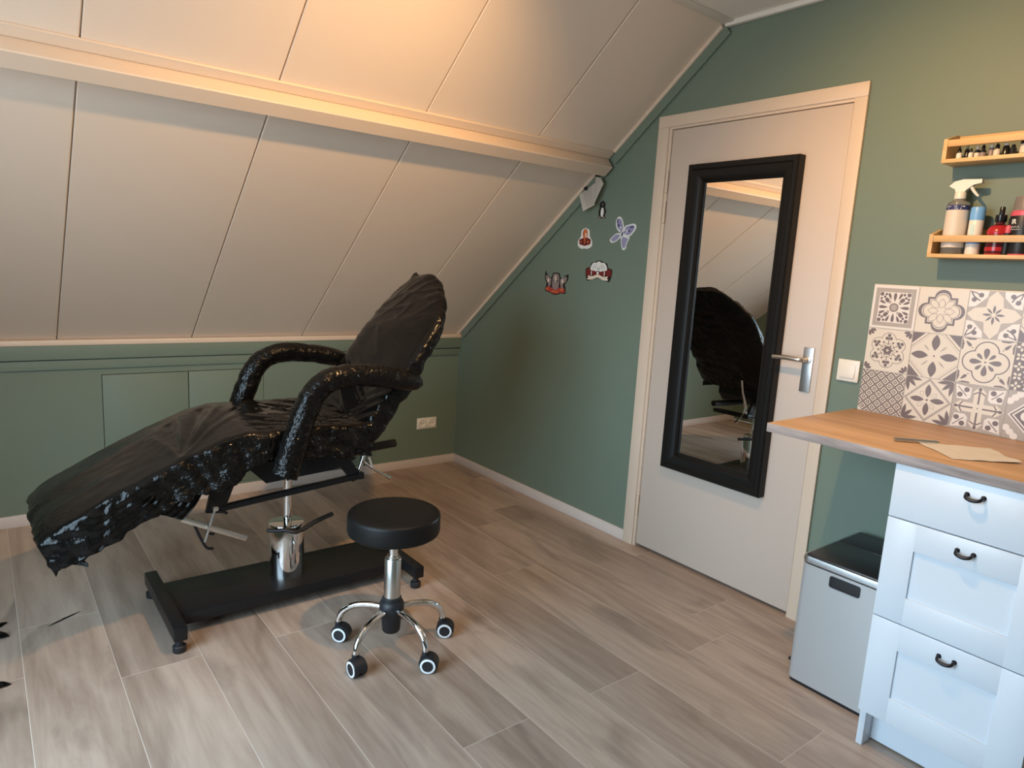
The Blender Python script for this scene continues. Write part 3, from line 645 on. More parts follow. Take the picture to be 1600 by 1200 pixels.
def handle(z, d):
    y = -3.301; p = bez([(-.574, y + .019, z + .003), (-.586, y + .019, z + .002), (-.594, y + .015, z - .003), (-.596, y, z - .006), (-.594, y - .015, z - .003), (-.586, y - .019, z + .002), (-.574, y - .019, z + .003)], 6)
    mb = MB(); mb.tube(p, [.0036 + .0016 * exp(-((i - len(p) / 2) / 8) ** 2) for i in range(len(p))], 12)
    for s in (1, -1): mb.lathe([(.0062, 0), (.0062, .0025), (.004, .004)], (-.575, y + s * .019, z + .003), 16, 0, (-1, 0, 0))
    build(mb, 'drawer_handle', 'handle', d)
for z0, z1, shaker, hz in ((.731, .884, 0, .845), (.430, .728, 1, .690), (.122, .427, 1, .385)):
    mb = MB()
    if not shaker: mb.box(-.575, -.556, CY0 + .0015, CY1 - .0015, z0, z1, 0, .002)
    else:
        st_ = .079; mb.box(-.568, -.556, CY0 + .0015, CY1 - .0015, z0, z1)
        mb.box(-.575, -.567, CY1 - .0015 - st_, CY1 - .0015, z0, z1, 0, .0015); mb.box(-.575, -.567, CY0 + .0015, CY0 + .0015 + st_, z0, z1, 0, .0015)
        mb.box(-.575, -.567, CY0 + st_, CY1 - st_, z1 - st_, z1, 0, .0015); mb.box(-.575, -.567, CY0 + st_, CY1 - st_, z0, z0 + st_, 0, .0015)
    d = build(mb, 'drawer_front', 'white', t); handle(hz, d)
# things on the worktop
mb = MB(); mb.tube([(-.440, -3.031, .9215), (-.4395, -3.0315, .9215), (-.405, -3.064, .9215), (-.352, -3.113, .9215), (-.345, -3.119, .9215)], [.004, .0058, .0062, .0058, .002], 14)
tag(build(mb, 'pen', 'nickel', loc=(-.4, -3.07, .9155)), 'grey metal pen lying on the worktop beside the crumpled paper', 'pen')
mb = MB(); g = []
A, B, C_, D = V((-.387, -3.078, 0)), V((-.508, -3.214, 0)), V((-.375, -3.335, 0)), V((-.250, -3.222, 0))
for i in range(13):
    row = []
    for j in range(13):
        u, v = i / 12, j / 12; p = A * (1 - u) * (1 - v) + B * u * (1 - v) + C_ * u * v + D * (1 - u) * v
        p.z = .9170 + .004 * abs(noise.noise(p * 14)) + .009 * max(0, (u + v - 1.5)) ; p.x += .006 * sin(9 * u) * (v - .5); row.append(mb.bm.verts.new(p))
    g.append(row)
for i in range(12):
    for j in range(12): mb.bm.faces.new((g[i][j], g[i + 1][j], g[i + 1][j + 1], g[i][j + 1]))
bmesh.ops.recalc_face_normals(mb.bm, faces=mb.bm.faces); bmesh.ops.solidify(mb.bm, geom=mb.bm.faces[:], thickness=.0006); bmesh.ops.recalc_face_normals(mb.bm, faces=mb.bm.faces)
tag(build(mb, 'paper_sheet', 'paper', loc=(-.38, -3.2, .916)), 'crumpled cream paper sheet lying on the oak worktop', 'paper')

# ------------------------------------------------------------------ pedal bin
t = thing('pedal_bin', 'silver rectangular pedal bin with black twin lids beside the white cabinet', 'bin', (-.22, -2.935, 0))
bx0, bx1, by0, by1 = -.422, -.022, -3.083, -2.790
def rrect(x0, x1, y0, y1, r, n=6):
    pts = []
    for cx, cy_, a0 in ((x1 - r, y1 - r, 0), (x0 + r, y1 - r, pi / 2), (x0 + r, y0 + r, pi), (x1 - r, y0 + r, 3 * pi / 2)):
        pts += [(cx + r * cos(a0 + pi / 2 * k / n), cy_ + r * sin(a0 + pi / 2 * k / n)) for k in range(n + 1)]
    return pts
def stack(mb, levels, mi=0):
    rings = [[mb.bm.verts.new((x, y, z)) for x, y in ring] for ring, z in levels]
    for A_, B_ in zip(rings, rings[1:]):
        for k in range(len(A_)):
            f = mb.bm.faces.new((A_[k], A_[(k + 1) % len(A_)], B_[(k + 1) % len(A_)], B_[k])); f.material_index = mi
    f = mb.bm.faces.new(rings[0][::-1]); f.material_index = mi; f = mb.bm.faces.new(rings[-1]); f.material_index = mi
mb = MB(); stack(mb, [(rrect(bx0 + .004, bx1 - .004, by0 + .004, by1 - .004, .022), 0), (rrect(bx0 + .002, bx1 - .002, by0 + .002, by1 - .002, .024), .014)]); build(mb, 'bin_base', 'binlid', t)
mb = MB(); stack(mb, [(rrect(bx0, bx1, by0, by1, .025), .013), (rrect(bx0, bx1, by0, by1, .025), .434)]); bb = build(mb, 'bin_body', 'binmetal', t)
mb = MB(); stack(mb, [(rrect(bx0 + .006, bx1 - .006, by0 + .006, by1 - .006, .022), .433), (rrect(bx0 + .006, bx1 - .006, by0 + .006, by1 - .006, .022), .441)]); build(mb, 'lid_gap', 'binlid', t)
mb = MB(); stack(mb, [(rrect(bx0 - .001, bx1, by0, by1 + .001, .026), .440), (rrect(bx0 - .002, bx1, by0, by1 + .002, .026), .452), (rrect(bx0, bx1, by0, by1, .026), .461)]); build(mb, 'lid_rim', 'nickel', t)
for a, b in ((bx0 + .010, -.201), (-.197, bx1 - .008)):
    mb = MB(); mb.box(a, b, by0 + .010, by1 - .010, .458, .466, 0, .004); build(mb, 'lid', 'binlid', t)
hy0, hy1, hz0, hz1 = -2.994, -2.893, .386, .425
mb = MB(); ro = [(y, z) for y, z in rrect(hy0, hy1, hz0, hz1, .008)]; ri = [(y, z) for y, z in rrect(hy0 + .006, hy1 - .006, hz0 + .006, hz1 - .006, .005)]
n = len(ro)
for i in range(n):
    j = (i + 1) % n
    mb.face([(bx0 - .0025, *ro[i]), (bx0 - .0025, *ro[j]), (bx0 - .0025, *ri[j]), (bx0 - .0025, *ri[i])])
    mb.face([(bx0 - .0025, *ro[i]), (bx0 + .001, *ro[i]), (bx0 + .001, *ro[j]), (bx0 - .0025, *ro[j])])
    mb.face([(bx0 - .0025, *ri[i]), (bx0 - .0025, *ri[j]), (bx0 - .0004, *ri[j]), (bx0 - .0004, *ri[i])])
mb.face([(bx0 - .0004, *p) for p in ri]); bmesh.ops.recalc_face_normals(mb.bm, faces=mb.bm.faces); build(mb, 'grip_recess', 'binlid', t)
mb = MB(); mb.box(-.335, -.285, -2.792, -2.745, .018, .028, 0, .003); build(mb, 'pedal', 'binlid', t)

# ------------------------------------------------------------------ wall racks and bottles
def rack(z, label):
    t = thing('wall_rack', label, 'rack', (-.05, -3.1, z), 'birch spice racks on the green wall')
    ya, yb = -3.306, -2.906
    mb = MB(); mb.box(-.098, -.002, ya, yb, z, z + .012, 0, .001); build(mb, 'bottom_board', 'pine', t)
    for y in (ya, yb - .012):
        mb = MB(); mb.prism([(-.098, y, z + .012), (-.002, y, z + .012), (-.002, y, z + .095), (-.030, y, z + .095), (-.098, y, z + .074)], (0, .012, 0)); build(mb, 'end_panel', 'pine', t)
    mb = MB(); mb.box(-.098, -.087, ya + .0125, yb - .0125, z + .050, z + .071, 0, .001); build(mb, 'front_rail', 'pine', t)
    mb = MB(); mb.box(-.013, -.002, ya + .0125, yb - .0125, z + .074, z + .094, 0, .001); build(mb, 'back_rail', 'pine', t)
    return z + .012
ZU = rack(1.7745, 'upper birch wall rack holding small dark ink bottles')
ZL = rack(1.4750, 'lower birch wall rack holding the white spray bottle')
# trigger spray bottle
sy, sx = -2.962, -.052
t = thing('spray_bottle', 'white trigger spray bottle with a cream label on the lower rack', 'bottle', (sx, sy, ZL))
mb = MB(); mb.lathe([(0, 0), (.030, .0), (.0325, .004), (.0325, .158), (.030, .166), (.016, .174), (.0135, .180), (.0135, .192), (0, .192)], (sx, sy, ZL), 32); build(mb, 'bottle_body', 'clear', t)
mb = MB(); mb.lathe([(.0332, .022), (.0332, .156)], (sx, sy, ZL), 40); lb = build(mb, 'label_wrap', 'lbl', t)
mb = MB(); mb.lathe([(.0335, .141), (.0335, .156)], (sx, sy, ZL), 40, 0)
for z_, seq in ((.1515, ((.0, .3), (.38, .8), (.88, 1.35), (1.42, 1.6))), (.1448, ((.2, .85), (.95, 1.3)))):
    for a0, a1 in seq:
        mb.face([(sx + .0338 * cos(a), sy + .0338 * sin(a), ZL + z_ + dz) for a, dz in [(2.35 + a0 * 1.05, -.0016), (2.35 + a1 * 1.05, -.0016), (2.35 + a1 * 1.05, .0016), (2.35 + a0 * 1.05, .0016)]], 1)
build(mb, 'label_band', ['navy', 'stwhite'], t)
mb = MB(); mb.lathe([(.0155, .176), (.017, .178), (.0165, .196), (.014, .200), (0, .2)], (sx, sy, ZL), 24)
hz = ZL + .198
side = [(.034, .020), (.020, .034), (-.005, .040), (-.050, .038), (-.058, .038), (-.058, .026), (-.036, .022), (-.018, .008), (-.010, -.002), (.012, -.002), (.016, .010)]
mb.prism([(sx - .009, sy + a, hz + b) for a, b in side], (.018, 0, 0)); build(mb, 'trigger_head', 'whitep', t)
mb = MB(); tp = bez([(sx, sy - .026, hz + .022), (sx, sy - .033, hz + .008), (sx, sy - .044, hz - .006), (sx, sy - .052, hz - .014)], 5); mb.tube(tp, [.006 - .003 * i / len(tp) for i in range(len(tp))], 10); build(mb, 'trigger', 'whitep', t)
# small tube with a blue cap
ty, tx = -3.022, -.056
t = thing('deodorant_can', 'slim white spray can with a sky blue cap on the lower rack', 'spray can', (tx, ty, ZL))
mb = MB(); mb.lathe([(0, 0), (.0195, 0), (.0205, .003), (.0205, .112), (.0195, .114), (0, .114)], (tx, ty, ZL), 28); build(mb, 'can_body', 'whitep', t)
mb = MB(); mb.lathe([(.0209, .108), (.0209, .144), (.019, .149), (.010, .150), (0, .150)], (tx, ty, ZL), 28); build(mb, 'cap', 'blue', t)
mb = MB(); mb.lathe([(.0208, .034), (.0208, .048)], (tx, ty, ZL), 28, 0)
mb.face([(tx + .0210 * cos(a), ty + .0210 * sin(a), ZL + z_) for a, z_ in ((2.75, .055), (3.25, .055), (3.25, .095), (2.75, .095))], 1); build(mb, 'label_print', ['blue', 'aqua'], t)
# dark red atomiser bottle
ry, rx = -3.088, -.056
t = thing('atomiser_bottle', 'squat dark red bottle with a black atomiser cap on the lower rack', 'bottle', (rx, ry, ZL))
mb = MB(); mb.lathe([(0, 0), (.029, 0), (.031, .004), (.031, .060), (.031, .062)], (rx, ry, ZL), 32, 0, mis=[1, 1, 0, 0]); build(mb, 'bottle_body', ['darkred', 'red'], t)
mb = MB(); mb.lathe([(.0315, .062), (.0325, .070), (.030, .082), (.022, .090), (.012, .096), (.011, .104), (0, .104)], (rx, ry, ZL), 32, 0, mis=[0, 0, 0, 1, 1, 1]); build(mb, 'shoulder', ['red', 'darkred'], t)
mb = MB(); mb.lathe([(.0145, .102), (.0155, .104), (.0155, .122), (.013, .124), (.0075, .125), (.0075, .146), (.0065, .148), (0, .148)], (rx, ry, ZL), 24); build(mb, 'atomiser', 'blackgloss', t)
mb = MB(); mb.lathe([(.0313, .012), (.0313, .024)], (rx, ry, ZL), 32); build(mb, 'label_band', 'red', t)
def wrap_text(txt, size, c, r, a_mid, z, parent, name, m, shear=0):
    cu = bpy.data.curves.new(name, 'FONT'); cu.body = txt; cu.size = size; cu.align_x = 'CENTER'; cu.shear = shear; cu.fill_mode = 'BOTH'; cu.offset = size * .02
    ob = bpy.data.objects.new(name, cu); col.objects.link(ob)
    me = bpy.data.meshes.new_from_object(ob.evaluated_get(bpy.context.evaluated_depsgraph_get())); bpy.data.objects.remove(ob)
    bm = bmesh.new(); bm.from_mesh(me)
    for v in bm.verts:
        a = a_mid + v.co.x / r; v.co = V((c[0] + r * cos(a), c[1] + r * sin(a), z + v.co.y))
    return build(bm, name, m, parent)
# big black and pink bottle with the frosted cap
gy, gx = -3.150, -.050
t = thing('label_bottle', 'tall black and pink bottle with a frosted cap on the lower rack', 'bottle', (gx, gy, ZL))
mb = MB(); mb.lathe([(0, 0), (.036, 0), (.038, .004), (.038, .118), (.036, .124)], (gx, gy, ZL), 36, 0, mis=[1, 1, 0, 2]); bo = build(mb, 'bottle_body', ['stblack', 'pink', 'pink'], t)
mb = MB(); mb.lathe([(.0385, .118), (.0385, .130), (.034, .136)], (gx, gy, ZL), 36, 0); build(mb, 'pink_band', 'pink', t)
mb = MB(); mb.lathe([(.0355, .132), (.034, .172), (.032, .176), (0, .176)], (gx, gy, ZL), 36); build(mb, 'frosted_cap', 'frost', t)
wrap_text('IR', .020, (gx, gy), .0386, 2.62, ZL + .094, t, 'label_print', 'stwhite')
mb = MB()
sq_ = [(2.30 + .10 * k, .083 + .004 * (1 if k % 2 else -.3)) for k in range(9)]
mb.tube([(gx + .0388 * cos(a), gy + .0388 * sin(a), ZL + z_) for a, z_ in sq_], .0009, 6); mb.tube([(gx + .0388 * cos(a), gy + .0388 * sin(a), ZL + .077) for a in [2.35 + .1 * k for k in range(9)]], .0007, 6)
build(mb, 'label_lines', 'stwhite', t)
# small black bottle between them
by_, bx_ = -3.118, -.022
mb = MB(); mb.lathe([(0, 0), (.016, 0), (.017, .003), (.017, .105), (.010, .114), (.0095, .128), (0, .128)], (bx_, by_, ZL), 24)
tag(build(mb, 'small_bottle', 'blackgloss', loc=(bx_, by_, ZL)), 'slim plain black bottle standing behind the red bottles on the lower rack', 'bottle')
mb = MB(); mb.lathe([(0, 0), (.009, 0), (.010, .004), (.010, .066), (.0085, .067), (.0085, .086), (.006, .090), (0, .091)], (-.075, -3.1185, ZL), 20, 0, mis=[0, 0, 0, 0, 1, 1, 1])
tag(build(mb, 'small_bottle', ['stblack', 'pink'], loc=(-.075, -3.1185, ZL)), 'tiny black bottle with bright pink cap beside the tall black and pink bottle', 'bottle')
# ink bottles on the upper rack
def ink(y, x, r, h, body, cap, hc, label, band=None):
    t = thing('ink_bottle', label, 'bottle', (x, y, ZU), 'ink bottles on the upper rack')
    mb = MB(); mb.lathe([(0, 0), (r, 0), (r, h * .82), (r * .55, h), (0, h)], (x, y, ZU), 20); build(mb, 'bottle_body', body, t)
    mb = MB(); mb.lathe([(r * .62, h * .96), (r * .62, h + hc * .6), (r * .25, h + hc), (0, h + hc)], (x, y, ZU), 16); build(mb, 'cap', cap, t)
    if band: mb = MB(); mb.lathe([(r * 1.02, h * .1), (r * 1.02, h * .62)], (x, y, ZU), 20); build(mb, 'label_band', band, t)
ink(-2.944, -.065, .0085, .022, 'whitep', 'blackgloss', .014, 'short white-bodied ink bottle first from the left on the upper rack')
ink(-2.962, -.055, .0070, .034, 'blackgloss', 'clear', .010, 'second ink bottle from the left on the upper rack, clear cap')
ink(-2.978, -.068, .0065, .020, 'whitep', 'blackgloss', .012, 'third ink bottle from the left on the upper rack, white body')
ink(-2.993, -.060, .0080, .028, 'blackgloss', 'whitep', .012, 'fourth ink bottle from the left on the upper rack, pale label', 'lbl')
ink(-3.011, -.066, .0085, .026, 'blackgloss', 'blackgloss', .014, 'fifth ink bottle from the left on the upper rack, all black', 'stgrey')
ink(-3.030, -.055, .0085, .032, 'stgrey', 'whitep', .010, 'sixth ink bottle from the left on the upper rack, grey with white cap')
ink(-3.049, -.066, .0095, .024, 'lbl', 'blackgloss', .016, 'seventh ink bottle from the left on the upper rack, cream body with black cap')
ink(-3.070, -.058, .0095, .034, 'blackgloss', 'whitep', .008, 'eighth ink bottle from the left on the upper rack, small white tip')
ink(-3.090, -.062, .0090, .026, 'blackgloss', 'blackgloss', .008, 'ninth ink bottle from the left on the upper rack, low and rounded black')
ink(-3.122, -.055, .0170, .052, 'blackgloss', 'blackgloss', .040, 'tall black ink bottle rising above the upper rack rail', 'lbl')

# ------------------------------------------------------------------ rolling stool
sx, sy = -1.487, -1.879
t = thing('rolling_stool', 'round black swivel stool on chrome five-star base with casters', 'stool', (sx, sy, 0))
mb = MB(); mb.lathe([(0, .432), (.150, .432), (.157, .437), (.160, .446), (.160, .494), (.158, .502), (.152, .507), (.120, .509), (0, .510)], (sx, sy, 0), 64); build(mb, 'seat', 'vinyl', t, ang=50)
mb = MB(); mb.lathe([(0, .31), (.0165, .31), (.0165, .434), (0, .434)], (sx, sy, 0), 24); build(mb, 'gas_rod', 'chrome', t)
mb = MB(); mb.lathe([(.0, .17), (.029, .17), (.029, .335), (.027, .338), (.021, .339), (.021, .348), (0, .348)], (sx, sy, 0), 28); build(mb, 'lift_cylinder', 'satin', t)
mb = MB(); mb.lathe([(0, .062), (.028, .062), (.032, .068), (.034, .105), (.036, .12), (.043, .140), (.044, .165), (.040, .175), (.034, .180), (.034, .190), (.029, .195), (0, .195)], (sx, sy, 0), 28); build(mb, 'hub', 'rubber', t)
for k in range(5):
    a = radians(62 + 72 * k); d = V((cos(a), sin(a), 0)); c = V((sx, sy, 0)); s_ = V((-sin(a), cos(a), 0))
    mb = MB(); p = bez([c + d * .030 + V((0, 0, .150)), c + d * .085 + V((0, 0, .150)), c + d * .140 + V((0, 0, .140)), c + d * .178 + V((0, 0, .115)), c + d * .195 + V((0, 0, .085)), c + d * .197 + V((0, 0, .066))], 6); mb.tube(p, .0115, 14)
    lg = build(mb, 'leg', 'chrome', t)
    ca = radians({0: 241, 1: 222, 2: 184, 3: 230, 4: 232}[k]); wd = V((cos(ca), sin(ca), 0)); fw = V((-sin(ca), cos(ca), 0))   # caster axle direction and travel
    cc = c + d * .197 + fw * .012 + V((0, 0, .029))
    mb = MB()
    hood = [cc + fw * (.033 * cos(b)) + V((0, 0, .033 * sin(b))) for b in [radians(x) for x in range(-10, 181, 15)]]
    hood_i = [cc + fw * (.0 * cos(b)) + V((0, 0, 0)) for b in (0,)]
    pts = hood + [cc - fw * .030 + V((0, 0, -.004))]
    mb.prism([q - wd * .018 for q in pts], wd * .036); mb.tube([c + d * .197 + V((0, 0, .055)), c + d * .197 + V((0, 0, .072))], .0125, 14)
    cs = build(mb, 'caster', 'rubber', t)
    for s in (-1, 1):
        mb = MB(); mb.lathe([(.012, .0), (.0275, .0), (.029, .003), (.029, .013), (.0265, .016), (.0255, .0165), (.0195, .0168), (.0180, .0150), (0, .0140)], cc + wd * (s * .0085), 28, 0, wd * s, mis=[0, 0, 0, 0, 1, 1, 0, 0]); build(mb, 'caster_wheel', ['rubber', 'ringblue'], cs)

# ------------------------------------------------------------------ treatment chair under black plastic film
YC = -1.28
t = thing('treatment_chair', 'reclining treatment chair wrapped in black plastic film on black base', 'chair', (-1.65, YC, 0))
mb = MB(); mb.box(-2.09, -1.19, -1.440, -1.150, .045, .088, 0, .004); build(mb, 'base_plate', 'black', t)
for x, lbx in ((-2.108, 0), (-1.182, 0)):
    mb = MB(); mb.box(x - .022, x + .022, -1.555, -1.045, .050, .100, 0, .004); cb = build(mb, 'cross_bar', 'black', t)
    for y in (-1.525, -1.045 - .02):
        mb = MB(); mb.lathe([(0, 0), (.020, 0), (.022, .004), (.022, .022), (.018, .026), (.012, .028), (.012, .052), (0, .052)], (x, y, 0), 24); build(mb, 'foot', 'rubber', cb)
mb = MB(); mb.lathe([(0, .086), (.070, .086), (.070, .300), (.068, .306), (.060, .308), (.018, .308), (0, .308)], (-1.655, -1.295, 0), 48); build(mb, 'hydraulic_cylinder', 'chrome', t)
mb = MB(); mb.lathe([(0, .29), (.017, .29), (.017, .545), (0, .545)], (-1.650, -1.292, 0), 24); build(mb, 'piston_rod', 'chrome', t)
mb = MB(); mb.tube(bez([(-1.745, -1.33, .297), (-1.715, -1.352, .297), (-1.69, -1.372, .302), (-1.655, -1.388, .292), (-1.62, -1.375, .292), (-1.56, -1.35, .303), (-1.50, -1.318, .304), (-1.465, -1.30, .303)], 6), [.0075] * 24 + [.0095] * 19, 12); build(mb, 'pump_pedal', 'rubber', t)
# steel sub-frame below the seat
mb = MB(); mb.prism([(-1.87, -1.445, .615), (-1.785, -1.445, .528), (-1.505, -1.445, .545), (-1.45, -1.445, .60), (-1.45, -1.445, .66), (-1.87, -1.445, .66)], (0, .33, 0)); build(mb, 'seat_frame', 'black', t)
mb = MB(); mb.bar((-1.965, -1.395, .440), (-1.385, -1.395, .487), .022, .022, 0, .002); mb.bar((-1.388, -1.41, .487), (-1.388, -1.14, .487), .03, .026, 0, .002); build(mb, 'tilt_rail', 'black', t)
mb = MB(); mb.hexa([(-1.985, -1.405, .435), (-1.925, -1.405, .425), (-1.835, -1.405, .655), (-1.935, -1.405, .655), (-1.985, -1.385, .435), (-1.925, -1.385, .425), (-1.835, -1.385, .655), (-1.935, -1.385, .655)], 0, .002); build(mb, 'leg_rest_bracket', 'black', t)
mb = MB(); mb.hexa([(-1.52, -1.40, .60), (-1.47, -1.40, .62), (-1.375, -1.40, .48), (-1.42, -1.40, .465), (-1.52, -1.38, .60), (-1.47, -1.38, .62), (-1.375, -1.38, .48), (-1.42, -1.38, .465)], 0, .002); build(mb, 'rear_bracket', 'black', t)
mb = MB(); mb.tube([(-1.440, -1.30, .563), (-1.168, -1.28, .572)], .0185, 18); build(mb, 'arm_socket_tube', 'black', t)
mb = MB(); mb.tube([(-1.298, -1.385, .735), (-1.325, -1.385, .65), (-1.362, -1.385, .58), (-1.397, -1.385, .475)], [.007, .007, .0095, .0095], 14); build(mb, 'back_strut', 'chrome', t)
mb = MB(); mb.tube([(-1.372, -1.40, .545), (-1.345, -1.40, .52), (-1.320, -1.40, .50), (-1.262, -1.40, .465)], .0045, 10); mb.tube([(-1.275, -1.40, .473), (-1.250, -1.40, .458)], .008, 10); mb.tube([(-1.35, -1.40, .56), (-1.335, -1.40, .515)], .0055, 10); build(mb, 'clamp_handle', 'chrome', t)
mb = MB(); mb.bar((-2.075, -1.45, .446), (-1.858, -1.45, .330), .006, .019, 0, .001); build(mb, 'slide_bar', 'satin', t)
mb = MB(); mb.tube([(-1.968, -1.462, .470), (-2.004, -1.462, .352)], .0042, 10); mb.lathe([(0, -.009), (.009, -.008), (.010, 0), (.008, .008), (0, .009)], (-1.967, -1.462, .470), 16, 0, (0, 1, 0)); mb.lathe([(0, -.006), (.0075, -.005), (.0075, .005), (0, .006)], (-1.992, -1.462, .404), 14, 0, (0, 1, 0)); build(mb, 'clamp_screw', 'satin', t)
mb = MB(); mb.tube([(-1.972, -1.45, .466), (-1.925, -1.45, .440)], .0055, 10); mb.tube([(-1.992, -1.43, .370), (-1.965, -1.43, .362)], .0045, 10); mb.tube(bez([(-2.03, -1.40, .42), (-2.01, -1.40, .36), (-1.985, -1.40, .305), (-1.962, -1.40, .295)], 4), .005, 10); build(mb, 'clamp_pins', 'handle', t)

# film helpers
def ridge(p, s, o=0): return 1 - abs(noise.noise(V((p.x * s[0] + o, p.y * s[1] + o * .7, p.z * s[2] - o)))) * 2
def loft(rings, closed_ends=(True, True), cap=6):
    bm = bmesh.new(); n = len(rings[0])
    def capr(r):
        c = sum((V(p) for p in r), V()) / len(r); return [[c + (V(p) - c) * (1 - k / cap) for p in r] for k in range(cap - 1, 0, -1)]
    seq = (capr(rings[0]) if closed_ends[0] else []) + rings + (capr(rings[-1])[::-1] if closed_ends[1] else [])
    vv = [[bm.verts.new(p) for p in r] for r in seq]
    for A_, B_ in zip(vv, vv[1:]):
        for k in range(n): bm.faces.new((A_[k], A_[(k + 1) % n], B_[(k + 1) % n], B_[k]))
    bm.faces.new(vv[0][::-1]); bm.faces.new(vv[-1]); bmesh.ops.recalc_face_normals(bm, faces=bm.faces); bm.normal_update(); return bm
def resample(pts, n):
    P = [V(p) for p in pts]; P.append(P[0]); d = [0]
    for a, b in zip(P, P[1:]): d.append(d[-1] + (b - a).length)
    out = []; i = 0
    for k in range(n):
        s = d[-1] * k / n
        while d[i + 1] < s: i += 1
        out.append(P[i].lerp(P[i + 1], (s - d[i]) / max(1e-9, d[i + 1] - d[i])))
    return out
def film_obj(bm, name, parent, dispf):
    mv = []
    for v in bm.verts: mv.append((v, v.normal.copy(), v.co.copy()))
    cr = []
    for v, nrm, co in mv:
        d, c = dispf(co, nrm); v.co = co + nrm * d; cr.append(c)
    o = build(bm, name, 'film', parent, ang=180)
    a = o.data.attributes.new('crumple', 'FLOAT', 'POINT'); a.data.foreach_set('value', cr); return o

# seat and leg rest under one sheet of film
ztop = [(-2.492, .455), (-2.480, .478), (-2.462, .497), (-2.43, .519), (-2.30, .588), (-2.10, .682), (-1.96, .738), (-1.88, .754), (-1.70, .754), (-1.42, .746)]
dropN = [(-2.49, .10), (-2.44, .115), (-2.30, .115), (-2.19, .112), (-2.10, .125), (-2.03, .150), (-1.98, .165), (-1.92, .150), (-1.86, .115), (-1.78, .105), (-1.60, .125), (-1.42, .13)]
dropF = [(-2.49, .16), (-2.42, .13), (-2.2, .11), (-1.9, .13), (-1.42, .12)]
hwid = [(-2.49, .245), (-2.46, .268), (-2.40, .277), (-1.85, .281), (-1.42, .279)]
rings = []; NX = 150
for i in range(NX + 1):
    x = -2.49 + 1.07 * i / NX; zt = lerp(ztop, x); hw = lerp(hwid, x)
    rn = noise.noise(V((x * 9, 3, 1))) * .016 + noise.noise(V((x * 31, 7, 2))) * .007; rf = noise.noise(V((x * 9, 8, 5))) * .02
    dn, df = lerp(dropN, x) + rn, lerp(dropF, x) + rf; r = .020
    yn, yf = YC - hw, YC + hw
    pr = [(yn - .010, zt - dn), (yn - .002, zt - dn * .55), (yn, zt - r), (yn + r * .3, zt - r * .3), (yn + r, zt), (YC - .1, zt + .006), (YC + .1, zt + .006), (yf - r, zt), (yf - r * .3, zt - r * .3), (yf, zt - r), (yf + .002, zt - df * .55), (yf + .010, zt - df), (yf - .06, zt - df * .8), (YC, zt - .07), (yn + .06, zt - dn * .8)]
    tilt = .45 * max(0, min(1, (-1.95 - x) / .25))
    rings.append(resample([(x + tilt * (zt - z), y, z) for y, z in pr], 150))
bm = loft(rings)
CREASE = []
def seg_d(p, a, b):
    abx, aby = b[0] - a[0], b[1] - a[1]; t_ = max(0, min(1, ((p.x - a[0]) * abx + (p.y - a[1]) * aby) / (abx * abx + aby * aby)))
    return sqrt((p.x - a[0] - abx * t_) ** 2 + (p.y - a[1] - aby * t_) ** 2) + .012 * (1 - t_) * 0 + .004 * abs(noise.noise(p * 20))
# long pulled creases fanning out of the knee tie, and slack folds across the seat
for b_, h in (((-2.05, -1.15), -.008), ((-1.99, -1.12), .007), ((-1.93, -1.10), -.008), ((-1.86, -1.12), .007), ((-1.80, -1.16), -.006), ((-1.76, -1.22), .006), ((-2.12, -1.22), .006)): CREASE.append(((-2.09, -1.53), b_, h, .012))
for a_, b_, h in (((-1.78, -1.10), (-1.60, -1.36), -.006), ((-1.72, -1.06), (-1.54, -1.30), .006), ((-1.68, -1.14), (-1.52, -1.44), -.006), ((-1.62, -1.04), (-1.47, -1.22), .006), ((-1.80, -1.30), (-1.62, -1.50), .005), ((-1.58, -1.20), (-1.45, -1.48), .006), ((-1.73, -1.35), (-1.48, -1.42), -.005), ((-1.70, -1.22), (-1.46, -1.30), .005)): CREASE.append((a_, b_, h, .011))
def disp(p, n):
    top = max(0, min(1, (n.z - .45) / .4)); side = 1 - top; knee = exp(-((p.x + 1.95) / .16) ** 2); rear = max(0, min(1, (p.x + 1.9) / .35)); foot = max(0, min(1, (-2.32 - p.x) / .1))
    nearside = max(0, min(1, (YC - .18 - p.y) / .08))
    d = top * (.004 * noise.noise(p * 5) + .0012 * noise.noise(p * 22) + .004 * max(0, ridge(p, (7, 15, 5), 2) - .6) * rear)
    d += top * sum(h * exp(-(seg_d(p, a_, b_) / w_) ** 2) for a_, b_, h, w_ in CREASE)
    d += top * .012 * max(0, ridge(V((p.x * .6 + p.y * .9, p.y * .25 - p.x * .2, 0)), (16, 16, 1), 9) - .6) * rear
    # crumpled sides, pleats pulled towards the knee clamp
    pl = sin((p.x * 1.0 + p.z * .8) * 95 + 3 * noise.noise(p * 9)) * .005 * exp(-((p.x + 2.08) / .10) ** 2)
    d += side * (.009 * noise.noise(p * 9) + .006 * (ridge(p, (14, 12, 26), 1) - .5) + .0025 * (ridge(p, (50, 40, 55), 3) - .5) * nearside + pl)
    d -= side * nearside * .010 * max(0, ridge(p, (12, 1, 4), 7) - .4)
    smooth = max(0, min(1, (-2.12 - p.x) / .06))
    d += side * nearside * smooth * .004 * sin((p.z * .9 - p.x * .55) * 190 + 2 * noise.noise(p * 6)) * exp(-((p.x + 2.27) / .09) ** 2)
    return d, side * (.85 - .5 * smooth) + top * (.03 + .15 * rear * max(0, noise.noise(p * 6)) + .25 * foot)
film_obj(bm, 'seat_cover', t, disp)
